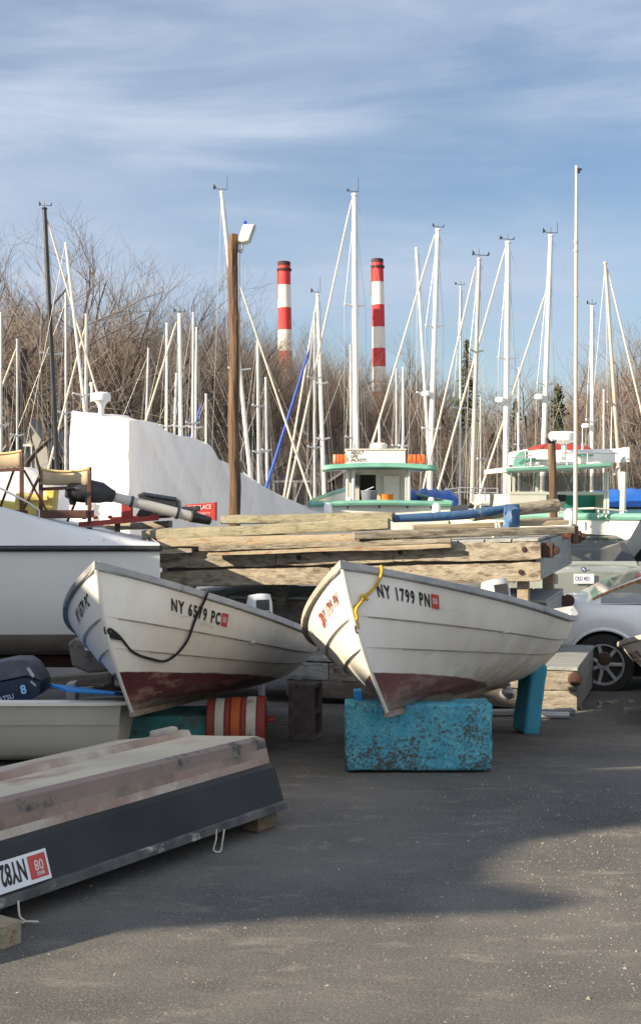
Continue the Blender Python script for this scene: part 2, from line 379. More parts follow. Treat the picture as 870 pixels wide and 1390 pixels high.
# ---------------------------------------------------------------- hulls
def sec_fun(L, rk, D, W, W2, p, e0=.42, e1=.37, laps=(.45,.66), step=.017):
    """lapstrake hull surface: S(t,u,side); t bow->stern, u keel->gunwale"""
    D0, D1, D2 = D
    def sheer(t):
        l0 = (t-.6)*(t-1)/.6; l1 = t*(t-1)/(.6*-.4); l2 = t*(t-.6)/.4
        return D0*l0+D1*l1+D2*l2
    def half(t):
        tm = .55
        return W*(1-(1-t/tm)**p) if t < tm else W+(W2-W)*((t-tm)/(1-tm))**2
    def S(t, u, side=1, off=0.0):
        w_ = half(t); d = sheer(t)
        e = e0+(e1-e0)*min(1, t/.55)**.8
        x = w_*u**e
        nst = sum(1 for l in laps if u > l+1e-6)
        fade = min(1, max(0, (t-.0)/.04))
        x += (nst*step - u*step*len(laps))*fade
        x += off
        y = t*L*u+(rk+t*(L-rk))*(1-u)
        if u < 1: y -= rk*.18*math.sin(PI*u)*(1-t)**3     # slight curve in the stem
        z = d*u
        return Vector((side*max(x, 0.0), y, z))
    return S, half, sheer
def hull_mesh(S, laps, nt_=36, side_off=0):
    us = sorted(set([i/14 for i in range(15)]))
    U = []
    for u in us:
        if all(abs(u-l) > .02 for l in laps): U.append(u)
    for l in laps: U += [l, l+2e-6]
    U.sort()
    T = [(i/nt_)**1.35 for i in range(nt_+1)]
    g = MB()
    for sd in (1, -1): g.grid([[S(t, u, sd) for u in U] for t in T])
    return g, U, T

def hull_material(name, hw0, slope, paint, stain, D0, stain_amt=.5):
    """white topsides, red bottom below a line that falls aft, brown stain above it"""
    m = bpy.data.materials.new(name); m.use_nodes = True; nt = m.node_tree; N = nt.nodes; L = nt.links; b = N['Principled BSDF']
    tc = N.new('ShaderNodeTexCoord'); sx = N.new('ShaderNodeSeparateXYZ'); L.new(tc.outputs['Object'], sx.inputs[0])
    def nz(s, st=(1,1,1), det=6, ro=.6):
        mp = N.new('ShaderNodeMapping'); mp.inputs['Scale'].default_value = st; L.new(tc.outputs['Object'], mp.inputs[0])
        n = N.new('ShaderNodeTexNoise'); n.inputs['Scale'].default_value = s; n.inputs['Detail'].default_value = det; n.inputs['Roughness'].default_value = ro; L.new(mp.outputs[0], n.inputs[0]); return n.outputs[0]
    def math_(op, a, bb, c=None):
        x = N.new('ShaderNodeMath'); x.operation = op
        for i, v in enumerate((a, bb, c)):
            if v is None: continue
            if isinstance(v, (int, float)): x.inputs[i].default_value = v
            else: L.new(v, x.inputs[i])
        return x.outputs[0]
    def rng(src, a, bb):
        r = N.new('ShaderNodeMapRange'); r.inputs['From Min'].default_value = a; r.inputs['From Max'].default_value = bb; L.new(src, r.inputs[0]); return r.outputs[0]
    def mixc(fac, A, B):
        x = N.new('ShaderNodeMix'); x.data_type = 'RGBA'
        if isinstance(fac, float): x.inputs['Factor'].default_value = fac
        else: L.new(fac, x.inputs['Factor'])
        for k, v in (('A', A), ('B', B)):
            if isinstance(v, tuple): x.inputs[k].default_value = (*v, 1)
            else: L.new(v, x.inputs[k])
        return x.outputs['Result']
    # height above paint line
    h = math_('SUBTRACT', sx.outputs[2], math_('MULTIPLY_ADD', sx.outputs[1], -slope, hw0))
    h2 = math_('MULTIPLY_ADD', math_('SUBTRACT', nz(5), .5), .02, h)
    c = mixc(rng(nz(2.2), .4, .62), (.86,.84,.78), (.80,.78,.72))
    c = mixc(math_('MULTIPLY', rng(nz(1.3, (1,1,.4)), .48, .72), .6), c, (.56,.51,.43))
    # vertical run-down stains rising from the water line, strongest aft
    st = math_('MULTIPLY', rng(nz(3.2, (2,2,.35), 8, .7), .30, .56), rng(h, .36, .0))
    st = math_('MULTIPLY', st, rng(sx.outputs[1], .15, 1.6))
    c = mixc(math_('MULTIPLY', st, stain_amt), c, stain)
    c = mixc(rng(nz(22, det=9, ro=.8), .665, .70), c, (.20,.16,.12))
    c = mixc(math_('MULTIPLY', rng(nz(4.5, (1,.5,3), 9, .8), .60, .68), .45), c, (.34,.32,.29))      # chips and specks
    pr = mixc(rng(nz(4), .4, .6), paint, tuple(x*.72 for x in paint))
    pr = mixc(math_('MULTIPLY', rng(nz(3.4, (1,.6,2.2), 9, .75), .53, .60), .75), pr, (.29,.19,.155))
    pr = mixc(rng(sx.outputs[2], .055, .03), pr, mixc(rng(nz(6, det=8), .4, .6), (.30,.24,.19), (.2,.15,.12)))
    fin = mixc(rng(h2, .003, -.003), c, pr)
    L.new(fin, b.inputs['Base Color']); b.inputs['Roughness'].default_value = .42; b.inputs['Specular IOR Level'].default_value = .45
    bp = N.new('ShaderNodeBump'); bp.inputs['Strength'].default_value = .10; bp.inputs['Distance'].default_value = .02; L.new(nz(7), bp.inputs['Height']); L.new(bp.outputs[0], b.inputs['Normal'])
    return m

M_numblack = mat('number_black', (.012,.012,.012), (.02,.02,.02), 20, rough=.6)
M_sticker = mat('sticker_red', (.55,.07,.06), (.45,.06,.05), 9, rough=.6)
M_stickw = mat('sticker_white', (.75,.68,.66), (.7,.6,.6), 9, rough=.6)
M_inside = mat('boat_inside', (.60,.61,.60), (.5,.5,.49), 4, rough=.6, dirt=(.25,.22,.18), dscale=3, damt=.55)

def outboard_motor(parent, pos, M, cowl, shaft, name='outboard_motor', sc_=1.0):
    """small outboard clamped to a transom, M maps local (x side, y aft, z up)"""
    def T(p): return Vector(pos)+M @ (Vector(p)*sc_)
    ob = name
    g = MB()
    prof = [(.02,.30),(.105,.29),(.125,.22),(.13,.10),(.115,.03),(.04,.02)]
    rows = []
    for (r, z) in prof:
        rows.append([T((r*.80*math.copysign(abs(math.cos(a))**.6, math.cos(a)), .16+r*1.45*math.copysign(abs(math.sin(a))**.7, math.sin(a))-(.05*(z/.3)), z)) for a in [2*PI*k/20 for k in range(20)]])
    g.grid(rows, closed=True); n0 = len(g.v); g.f.append(list(range(n0-20, n0))); g.m.append(0); g.f.append(list(range(20))); g.m.append(0)
    root = parent
    c = g.build('cowling', cowl, root, smooth=True)
    g = MB(); g.box(T((0,.145-.20,.20)), (.11*sc_,.012*sc_,.09*sc_), M); g.build('vent_panel', M_black, c)
    g = MB(); g.tube([T((0,.17,.04)), T((0,.18,-.35)), T((0,.19,-.62))], [.05*sc_,.035*sc_,.028*sc_], 10); g.build('shaft_housing', shaft, root, smooth=True)
    g = MB(); g.lathe([(.005,-.16),(.04,-.10),(.05,0),(.04,.10),(.02,.16)], T((0,.2,-.62)), 12, M @ Matrix.Rotation(-PI/2, 3, 'X')); g.box(T((0,.19,-.55)), (.012*sc_,.22*sc_,.012*sc_), M); g.build('gearcase', shaft, root, smooth=True)
    g = MB(); g.box(T((0,.02,-.05)), (.16*sc_,.03*sc_,.2*sc_), M); g.box(T((0,.08,-.02)), (.05*sc_,.1*sc_,.05*sc_), M); g.build('clamp_bracket', M_black, root, bevel=.004)
    g = MB(); g.tube([T((.0,-.02,.06)), T((.0,-.2,.10)), T((0,-.34,.13))], [.014*sc_,.012*sc_,.018*sc_], 8); g.build('tiller_handle', M_black, root, smooth=True)

def skiff(name, label, fit, numbers_, rail_mat, rail_mat2, hw, slope, paint, stain, stain_amt, motor, group='white lapstrake skiffs with registration numbers'):
    numbers = numbers_; L_, rk = fit['L'], fit['rk']; laps = (.45,.66)
    S, half, sheer = sec_fun(L_, rk, (fit['D0'], fit['D1'], fit['D2']), fit['W1'], fit['W2'], fit['p'], laps=laps)
    cy, sy = math.cos(fit['yaw']), math.sin(fit['yaw']); cr, sr = math.cos(fit['roll']), math.sin(fit['roll']); cp, sp = math.cos(fit['pitch']), math.sin(fit['pitch'])
    Ry = Matrix(((cr,0,sr),(0,1,0),(-sr,0,cr))); Rx = Matrix(((1,0,0),(0,cp,-sp),(0,sp,cp))); Rz = Matrix(((cy,-sy,0),(sy,cy,0),(0,0,1)))
    M = Rz @ Rx @ Ry
    o = Vector((fit['bx'], fit['by'], fit['bz']))-M @ Vector((0, rk, 0))
    root = thing(name, label, 'boat', world=False, group=group)
    root.matrix_world = Matrix.Translation(o) @ M.to_4x4()
    hm = hull_material(name+'_hull_paint', hw, slope, paint, stain, fit['D0'], stain_amt)
    g, U, T = hull_mesh(S, laps)
    hull = g.build('hull', hm, root, smooth=True)
    lap_shade = mat('lap_shade_grime', (.50,.47,.41), (.34,.32,.28), 9, rough=.8)  # dark tubes put in as the shade line under each lap, with grime
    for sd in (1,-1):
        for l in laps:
            g = MB(); t0_ = .07 if l < .5 else .02; g.tube([S(t, l-.004, sd, .003) for t in [t0_+(.985-t0_)*(i/40)**1.2 for i in range(41)]], .0034, 6); g.build('lap_shade_line', lap_shade, hull, smooth=True)
    # inner skin
    g = MB()
    for sd in (1,-1): g.grid([[S(t, max(u, .04), sd, -.03)*1.0+Vector((0, .03*(1-t), .02*(1-u))) for u in U] for t in [.02+.97*t for t in T]])
    g.build('inner_skin', M_inside, root, smooth=True)
    # transom
    Us = [i/12 for i in range(13)]
    out = [S(1, u, 1) for u in Us[::-1]]+[S(1, u, -1) for u in Us[1:]]
    g = MB(); g.prism([v+Vector((0,.002,0)) for v in out], (0,-.035,0)); g.build('transom', M_white, root)
    # gunwale rail: outer rubbing strake + cap, swept round both sides and across the transom
    def sweep(sd, x0, x1, z0, z1):
        rows = []
        for t in [0]+[(i/40)**1.3 for i in range(1, 41)]:
            p = S(t, 1, sd); x0_ = x0; 
            a = Vector((sd*(abs(p.x)+x0), p.y-(.02 if t < .01 else 0), p.z+z0)); 
            i_ = sd*max(abs(p.x)+x1, 0.0)
            rows.append([Vector((sd*(abs(p.x)+x0), p.y, p.z+z0)), Vector((sd*(abs(p.x)+x0), p.y, p.z+z1)), Vector((i_, p.y, p.z+z1)), Vector((i_, p.y, p.z+z0))])
        return rows
    for sd in (1,-1):
        g = MB(); rr = sweep(sd, .018, -.024, -.030, .010)
        g.grid(rr, closed=True); g.poly(rr[0]); g.poly(rr[-1])
        g.build('gunwale_rail', rail_mat if sd > 0 else rail_mat2, root, bevel=.006)
    g = MB(); p = S(1,1,1); g.box((0, L_-.01, p.z-.012), (2*p.x+.04, .06, .055)); g.build('transom_cap', rail_mat, root, bevel=.006)
    # breasthook at the bow and stem strip
    g = MB(); t0 = .075; q = S(t0, 1, 1)
    g.prism([(0,-.03,S(0,1).z-.03),(q.x,q.y,q.z-.03),(-q.x,q.y,q.z-.03)], (0,0,.045)); g.build('breasthook', rail_mat, root, bevel=.004)
    g = MB(); st = [S(0, u, 1)+Vector((0,-.012,0)) for u in [i/16 for i in range(17)]]
    g.tube(st, .011, 8); g.build('stem_strip', M_white, hull, smooth=True)
    g = MB(); g.beam((0, rk-.01, -.014), (0, L_-.02, -.014), .035, .034); g.build('keel', mat('keel_wood', (.30,.24,.19), (.20,.15,.12), 6, (6,1,6), rough=.9), root, bevel=.005)
    # thwarts
    for t in (.33, .62, .93):
        a = S(t, .70, 1); g = MB(); g.box((0, a.y, a.z), (2*a.x-.06, .26, .028)); g.build('thwart', M_inside, root, bevel=.004)
    # bow ring
    rb = S(0, .57, 1); g = MB()
    g.tube([rb+Vector((0,-.012-.022*math.sin(a), .022*math.cos(a))) for a in [PI*k/8 for k in range(9)]], .005, 8); g.build('bow_ring', M_rust, root, smooth=True)
    # registration, mapped on to the top strake
    def place(vs, s0, side, vtop):
        out = []
        # arc length table on strake middle
        tab = [(0,0)]; pv = S(0, .84, side)
        for i in range(1, 400):
            t = i/400*.6; pp = S(t, .84, side); tab.append((tab[-1][0]+(pp-pv).length, t)); pv = pp
        def tt(s):
            for k in range(1, len(tab)):
                if tab[k][0] >= s: 
                    a, b = tab[k-1], tab[k]; return a[1]+(b[1]-a[1])*(s-a[0])/(b[0]-a[0])
            return tab[-1][1]
        for x, y in vs:
            t = tt(s0+x); d = sheer(t); u = 1-(vtop+(.076-y))/d/1.08
            p_ = S(t, u, side); e = .002
            n = (S(t+e, u, side)-p_).cross(S(t, u+e, side)-p_).normalized()
            if n.x*side < 0: n = -n
            out.append(p_+n*.0035)
        return out
    for side, s0 in ((1, numbers[1]), (-1, numbers[2])):
        vs, fs = textverts(numbers[0], .104, .64 if 'PC' in numbers[0] else .55, .035, 1.30)
        h = max(v[1] for v in vs); vs = [(x, y*.076/h) for x, y in vs]; wdt = max(v[0] for v in vs)
        g = MB()
        if side > 0: g.add(place(vs, s0, 1, numbers[3]), fs)
        else: g.add(place([(wdt-x, y) for x, y in vs], s0, -1, numbers[3]+.02), fs)
        g.build('registration_number', M_numblack if side > 0 or 'PN' not in numbers[0] else mat('number_faded', (.18,.05,.04), (.25,.1,.08), 20, rough=.7), hull, fix=False)
        g = MB(); sq = [(wdt+.012,-.004),(wdt+.012,.080),(wdt+.072,.080),(wdt+.072,-.004)]
        # subdivided so it follows the curve
        pts = [[(wdt+.012+.06*i/4, -.004+.084*j/3) for i in range(5)] for j in range(4)]
        if side > 0 or 'PN' in numbers[0]:
            g.grid([place(r_, s0, side, numbers[3]+(.02 if side < 0 else 0)) for r_ in pts])
            stk = g.build('registration_sticker', M_sticker, hull, fix=False)
            tv, tf = textverts('08', .05, .75, .01); g = MB()
            pp = [(wdt+.018+x, .022+y) for x, y in tv]
            if side < 0: pp = [(2*wdt+.084-x, y) for x, y in pp]
            a_ = place(pp, s0, side, numbers[3]+(.02 if side < 0 else 0)); nrm = Vector((side*.002, -.001, 0))
            g.add([v+nrm for v in a_], tf); g.build('sticker_numerals', M_stickw, hull, fix=False)
    if motor:
        mo = thing('outboard_motor', motor[0], 'outboard motor', world=False)
        mo.matrix_world = root.matrix_world @ Matrix.Translation(Vector((motor[1], L_-.0, sheer(1)+.02)))
        outboard_motor(mo, (0,0,0), Matrix.Rotation(motor[3], 3, 'Z'), motor[2], M_alu)
    def world(t, u, side=1, off=.0):
        p_ = S(t, u, side); e = .002
        n = (S(min(t+e,1), u, side)-p_).cross(S(t, min(u+e,1) if u < .99 else u-e, side)-p_)
        n = n.normalized() if n.length > 0 else Vector((side,0,0))
        if n.x*side < 0: n = -n
        return o+M @ (p_+n*off)
    def pick(px, py, side=1, off=.012):
        best = None
        for i in range(0, 121):
            t = (i/120)**1.5
            for j in range(0, 41):
                u = j/40; q = world(t, u, side)
                X = CX+F*q.x/q.y; Y = HZ-F*(q.z-CAMH)/q.y; d_ = (X-px)**2+(Y-py)**2
                if best is None or d_ < best[0]: best = (d_, t, u)
        return world(best[1], best[2], side, off)
    return root, world, pick
fit2 = {'bx':.3708,'by':7.3789,'bz':.3875,'yaw':-.3375,'roll':-.171,'pitch':-.087,'L':3.7989,'rk':.4553,'D0':.8205,'D1':.4195,'D2':.5063,'W1':.7882,'W2':.599,'p':2.3474}
fit1 = {'bx':-1.0801,'by':7.6423,'bz':.3453,'yaw':-.1871,'roll':-.0607,'pitch':-.0843,'L':3.9644,'rk':.521,'D0':.8377,'D1':.3789,'D2':.388,'W1':.7437,'W2':.438,'p':2.4197}
boat2, bw2, pk2 = skiff('lapstrake_skiff', 'white skiff numbered NY 1799 PN with its bow on a blue foam block', fit2, ('NY 1799 PN', .19, .16, .085), M_greyrail, M_tanrail, .262, .125, (.20,.085,.075), (.42,.29,.16), .8,
    ('grey outboard motor on the transom of the skiff numbered NY 1799 PN', .05, mat('cowl_grey', (.42,.44,.46), (.36,.38,.4), 5, rough=.5), .5))
boat1, bw1, pk1 = skiff('lapstrake_skiff', 'white skiff numbered NY 6579 PC with a black rope on its bow', fit1, ('NY 6579 PC', .50, .22, .085), M_greyrail, mat('dark_rail', (.17,.18,.19), (.26,.27,.28), 8, rough=.8), .262, .075, (.12,.035,.04), (.40,.33,.25), .45,
    ('white outboard motor on the transom of the skiff numbered NY 6579 PC', -.02, mat('cowl_white', (.66,.68,.70), (.58,.6,.62), 5, rough=.45), .4))
# ropes
def rope(name, label, pts, r, m, n=6):
    P_ = [Vector(p) for p in pts]; out = []
    for i in range(len(P_)-1):
        p0 = P_[max(i-1,0)]; p1 = P_[i]; p2 = P_[i+1]; p3 = P_[min(i+2, len(P_)-1)]
        for k in range(n):
            t = k/n; out.append(.5*((2*p1)+(p2-p0)*t+(2*p0-5*p1+4*p2-p3)*t*t+(3*p1-p0-3*p2+p3)*t**3))
    out.append(P_[-1]); g = MB(); g.tube(out, r, 8)
    return tag(g.build(name, m, smooth=True, org=tuple(P_[0])), label, 'rope')
a = pk1(143,858); 
rope('mooring_rope', 'black rope sagging from bow ring to gunwale of the skiff numbered NY 6579 PC', [a, pk1(141,853,1,.02), pk1(150,852), pk1(163,866), pk1(150,865), pk1(148,857), pk1(163,868), pk1(180,881), pk1(202,893), pk1(228,893), pk1(250,872), pk1(266,838), pk1(276,815), pk1(278,803,1,.035), pk1(276,800,1,.045)+Vector((0,.05,.03))], .0075, M_brope)
rope('mooring_rope', 'yellow rope knotted at the bow of the skiff numbered NY 1799 PN', [pk2(513,770,1,.04)+Vector((0,.03,.02)), pk2(512,778,1,.035), pk2(507,795), pk2(496,808), pk2(487,818), pk2(478,829), pk2(472,840), pk2(473,852), pk2(480,853), pk2(476,846), pk2(473,838,1,.03), pk2(481,826,1,.025), pk2(490,812,1,.02), pk2(489,806,1,.02), pk2(496,815,1,.02)], .0085, M_yrope)

# third skiff at the right frame edge: only its bow shows
fit3 = dict(fit2); fit3.update(bx=2.42, by=9.0, bz=.06, yaw=-.30, roll=-.05, D0=.62)
fit3['by'] = 9.6; fit3['bx'] = 2.86
boat3, _, _ = skiff('lapstrake_skiff', 'white skiff cut off by the right edge, its bow beside the white car', fit3, ('NY 4410 PN', 1.2, 1.2, .075), M_greyrail, M_tanrail, .05, .05, (.17,.055,.05), (.42,.29,.16), .4, None)

# ---------------------------------------------------------------- props under the skiffs
def boxthing(name, label, cat, c, size, m, rot=None, bevel=.01, group=None, seg=3):
    g = MB(); M = rot or Matrix.Identity(3); g.box(c, size, M)
    o = g.build(name, m, bevel=bevel, org=tuple(Vector(c)-M @ Vector((0,0,size[2]/2))), seg=seg); return tag(o, label, cat, group)
M_foam = mat('blue_foam', (.04,.28,.41), (.10,.38,.47), 9, rough=.75, bump=.8, bscale=22, dirt=(.06,.068,.068), dscale=60, damt=.49, dsharp=.12, bias=(.22,.055))
M_foam2 = mat('blue_foam_clean', (.03,.24,.36), (.05,.28,.40), 5, rough=.7, bump=.3, bscale=20, dirt=(.05,.07,.08), dscale=7, damt=.60, dsharp=.06)
M_teal = mat('teal_float', (.03,.17,.18), (.04,.22,.22), 4, rough=.8, dirt=(.06,.075,.08), dscale=3, damt=.50, dsharp=.1, bump=.3)
def foam_block(name, label, cat, c, size, m, rot, rr=.03, n=1, sub=10):
    """foam billet with worn, uneven edges"""
    import bmesh
    bm = bmesh.new(); bmesh.ops.create_cube(bm, size=1)
    for v in bm.verts: v.co = Vector((v.co.x*size[0], v.co.y*size[1], v.co.z*size[2]))
    bmesh.ops.bevel(bm, geom=bm.edges[:], offset=rr, segments=3, affect='EDGES', profile=.6)
    bmesh.ops.subdivide_edges(bm, edges=[e for e in bm.edges if e.calc_length() > .12], cuts=sub, use_grid_fill=True)
    for v in bm.verts:
        d_ = mnoise.noise(v.co*9+Vector(c)*7)*.006+mnoise.noise(v.co*30)*.003
        v.co += v.normal*d_
    me = bpy.data.meshes.new(name); M = rot
    bot = Vector((0,0,-size[2]/2))
    for v in bm.verts: v.co = M @ (v.co-bot)
    bm.to_mesh(me); bm.free()
    for p in me.polygons: p.use_smooth = True
    me.materials.append(m); o = bpy.data.objects.new(name, me); COL.objects.link(o); o.location = Vector(c)+M @ bot
    return tag(o, label, cat)
foam_block('foam_block', 'blue foam block crusted with black growth under the bow numbered NY 1799 PN', 'foam block', (.565, 7.755, .195), (.845,.20,.39), M_foam, Matrix.Rotation(R(1), 3, 'Z'), .022)
foam_block('foam_slab', 'blue foam slab leaning under the stern quarter of the skiff numbered NY 1799 PN', 'foam slab', (1.53, 9.75, .10), (.12,.26,.52), M_foam2, Matrix.Rotation(R(7), 3, 'Y') @ Matrix.Rotation(R(12), 3, 'Z'), .03)
boxthing('foam_scrap', 'small bright blue foam scrap wedged between hull and foam block', 'foam scrap', (.22, 7.82, .415), (.05,.10,.06), mat('foam_bright', (.01,.16,.42), (.01,.2,.5), 4, rough=.7), bevel=.008)
boxthing('wood_wedge', 'dark wood wedge between the blue foam block and the skiff keel', 'wedge', (.62, 7.80, .405), (.30,.10,.03), W_dark, bevel=.004)
foam_block('float_box', 'teal painted foam float box lying under the skiff numbered NY 6579 PC', 'float box', (-1.0, 8.6, .055), (.56,.4,.27), M_teal, Matrix.Rotation(R(3), 3, 'Z'), .02)
# striped traffic drum on its side
dr = thing('traffic_drum', 'orange and white striped traffic drum on its side under the skiff numbered NY 6579 PC', 'traffic drum', (-.5, 8.45, -.07))
Mx = Matrix.Rotation(PI/2, 3, 'Y') @ Matrix.Identity(3)
c0 = Vector((-.72, 8.5, .125)); M_dror = mat('drum_orange', (.48,.10,.025), (.38,.08,.02), 5, rough=.7, dirt=(.2,.08,.04), dscale=6, damt=.6)
M_drrd = mat('drum_red', (.26,.035,.028), (.20,.03,.025), 5, rough=.7, dirt=(.12,.04,.03), dscale=6, damt=.58); M_drwh = mat('drum_white', (.50,.48,.43), (.42,.40,.35), 5, rough=.5, dirt=(.25,.2,.16), dscale=6, damt=.55)
bands = [(0,.07,.175,M_drrd),(.07,.16,.18,M_drwh),(.16,.21,.187,M_drrd),(.21,.30,.187,M_dror),(.30,.345,.187,M_drrd),(.345,.44,.193,M_drwh),(.44,.52,.198,M_drrd)]
for (z0,z1,r_,m) in bands:
    z0 *= .72; z1 *= .72; r_ *= .90
    g = MB(); g.lathe([(r_-.006,z0+.001),(r_,z0+.006),(r_+.002,(z0+z1)/2),(r_,z1-.006),(r_-.006,z1-.001)], c0, 28, Mx); g.build('drum_band', m, dr, smooth=True)
g = MB(); g.box(c0+Vector((.405,0,.03)), (.06,.10,.03)); g.build('drum_handle', M_drrd, dr, bevel=.01)
# cinder block
cb = MB(); c = Vector((-.105, 9.35, .10)); 
def cinder(c, Mr):
    g = MB(); Wd, Dp, Ht = .19, .19, .39
    for x in (-Wd/2+.016, Wd/2-.016): g.box(c+Mr @ Vector((x,0,0)), (.032,Dp,Ht), Mr)
    for z in (-Ht/2+.018, 0, Ht/2-.018): g.box(c+Mr @ Vector((0,0,z)), (Wd-.064,Dp-.004,.034), Mr)
    return g
g = cinder(c-Vector((0,0,.03)), Matrix.Rotation(R(72), 3, 'Z'))
tag(g.build('cinder_block', mat('concrete_dark', (.13,.105,.10), (.19,.155,.145), 16, rough=.95, bump=.5, dirt=(.07,.06,.055), dscale=8, damt=.55), org=(c.x,c.y,-.12), bevel=.004), 'grey cinder block standing on end between the two skiffs', 'cinder block')
# bucket under the left skiff
bk = thing('bucket', 'blue and white plastic bucket under the bow of the skiff numbered NY 6579 PC', 'bucket', (-1.38,8.3,-.05))
g = MB(); g.lathe([(.10,0),(.12,.02),(.125,.13),(.13,.30),(.122,.30),(.115,.04),(.02,.03)], (-1.36,8.25,-.05), 22); g.build('bucket_body', M_drwh, bk, smooth=True)
g = MB(); g.lathe([(.1262,.10),(.1297,.22)], (-1.36,8.25,-.05), 22); g.build('blue_label', mat('bucket_blue', (.02,.12,.42), (.02,.1,.36), 5, rough=.5), bk, smooth=True)

# ---------------------------------------------------------------- overturned boat
def overturned():
    root = thing('overturned_rowboat', 'upturned rowboat with black side and faded red bottom marked NY82', 'boat', (-.8,6.2,0))
    a = Vector((-.556,-.831,0)); v = Vector((-.831,.556,0)); z = Vector((0,0,1))
    O = Vector((-.165, 6.44, 0))           # near stern corner at the rim
    def fr(s):       # beam shrink toward the bow (hidden past the frame)
        return 1-max(0, (s-1.9)/1.9)**2*.85
    def pt(s, k, q):  # k lateral metres from near rim, q height
        mid = .62; kk = mid+(k-mid)*fr(s)
        return O+a*(s+.02)+v*kk+z*q
    stn = [0,.15,.4,.7,1.0,1.3,1.6,1.9,2.2,2.5,2.8,3.1,3.4,3.6]
    def prof(s):
        up = .0 if s < 1.9 else -.05*((s-1.9)/1.7)**2
        roll = lambda k: -.085*k
        r = -.004*s
        P = [(0,.118+r),(.055,.282),(.085,.300),(.094,.334),(.104,.372),(.115,.415+.012*s),(.16,.428+.012*s)]
        # flat bottom with raised keel strip and two chine runners
        P += [(.36,.425+.01*s),(.575,.425),(.59,.452),(.65,.452),(.665,.422),(.90,.405),(1.08,.39),(1.12,.37),(1.15,.30),(1.18,.28),(1.24,.11)]
        return [(k, q+roll(k)+up*(1 if q > .2 else 0)) for k, q in P]
    rows = [[pt(s, k, q) for k, q in prof(s)] for s in stn]
    red = mat('bottom_red', (.27,.175,.145), (.35,.26,.21), 2.4, (1,1,1), rough=.8, dirt=(.50,.46,.39), dscale=1.7, damt=.47, dsharp=.16, bump=.35)
    tan = mat('bottom_tan', (.56,.50,.38), (.45,.40,.31), 2.0, rough=.8, dirt=(.38,.24,.20), dscale=1.5, damt=.56, dsharp=.12, bump=.35)
    blk = mat('side_black', (.022,.025,.028), (.036,.039,.041), 2.2, (1,1,1), rough=.65, spec=.3, dirt=(.085,.072,.055), dscale=.9, damt=.57, dsharp=.16, bump=.2)
    chn = mat('chine_red', (.25,.18,.155), (.19,.155,.135), 3, rough=.75, dirt=(.07,.065,.06), dscale=3.0, damt=.53, dsharp=.05, bump=.3)
    mid_ = mat('chine_grey', (.27,.225,.175), (.30,.19,.155), 2.2, rough=.75, dirt=(.11,.10,.085), dscale=2.0, damt=.5, dsharp=.15, bump=.3)
    mm = {0:2, 1:2, 2:0, 3:4, 4:3, 5:3, 6:1, 7:1, 8:0, 9:0, 10:0, 11:1, 12:1, 13:1, 14:3, 15:2, 16:2, 17:2}
    g = MB(); g.grid(rows, mfun=lambda i, k: mm[k]); hull = g.build('hull', [red, tan, blk, chn, mid_], root, smooth=True)
    g = MB(); g.poly(rows[0]); g.build('transom', blk, root)
    g = MB(); g.poly(rows[-1]); g.build('bow_board', blk, root)
    # rim / gunwale at the bottom
    g = MB()
    g.grid([[pt(s,-.022,.085-.004*s), pt(s,-.022,.118-.004*s), pt(s,.03,.124-.004*s), pt(s,.03,.085-.004*s)] for s in stn], closed=True)
    g.grid([[pt(s,1.22,-.025), pt(s,1.22,.015), pt(s,1.27,.015), pt(s,1.27,-.025)] for s in stn], closed=True)
    g.build('gunwale', mat('rim_worn', (.06,.06,.065), (.14,.135,.13), 9, rough=.7, dirt=(.45,.43,.40), dscale=5, damt=.58), root)
    g = MB(); c = pt(.16,.62,.45-.055); Mr = Matrix((a, v, z)).transposed(); g.box(c+z*.012, (.17,.05,.045), Mr); g.build('keel_block', M_tanrail, root, bevel=.012)
    # registration plate, upside down
    s1 = Vector((0,0,0)); A = pt(1.555,.012,.150); B = pt(1.9,.012,.150); up = (pt(1.6,.052,.27)-pt(1.6,.004,.13)).normalized()
    ux = (B-A).normalized(); n = ux.cross(up).normalized()
    if n.y > 0: n = -n
    off = n*.008
    A = A-up*.03
    g = MB(); q = [A+off, A+ux*.58+off, A+ux*.58+up*.115+off, A+up*.115+off]; g.prism(q, n*.004); pl = g.build('registration_plate', mat('plate_white', (.78,.80,.82), (.7,.72,.74), 5, rough=.5), hull)
    org = A+off+n*.0055+up*.098+ux*.116
    tv, tf = textverts('NY82', .125, .44, .03); h = max(y for x, y in tv)
    g = MB(); g.add([org+ux*x-up*(y*.078/h) for x, y in tv], tf); g.build('registration_number', M_numblack, pl, fix=False)
    g = MB(); q0 = A+off+n*.0055+ux*.012+up*.015; g.prism([q0, q0+ux*.09, q0+ux*.09+up*.088, q0+up*.088], n*.001); sk = g.build('registration_sticker', M_sticker, hull)
    tv, tf = textverts('08', .055, .85, .01); g = MB(); o2 = q0+n*.0025+up*.066+ux*.018; g.add([o2+ux*x-up*y for x, y in tv], tf); g.build('sticker_numerals', M_stickw, sk, fix=False)
    tv, tf = textverts('MAR', .022, .9, .01); g = MB(); o2 = q0+n*.0025+up*.024+ux*.02; g.add([o2+ux*x-up*y for x, y in tv], tf); g.build('sticker_letters', M_stickw, sk, fix=False)
    # frayed cord loops under the rim
    p0 = pt(.55,-.02,.10)
    rope('cord_loop', 'short white cord loop hanging from the rim of the upturned rowboat near its stern', [p0, p0+Vector((.0,-.02,-.04)), p0+Vector((-.01,-.03,-.085)), p0+Vector((.02,-.03,-.09)), p0+Vector((.03,-.02,-.04)), p0+Vector((.035,0,.0))], .0035, M_rope)
    p0 = pt(1.75,-.03,.07)
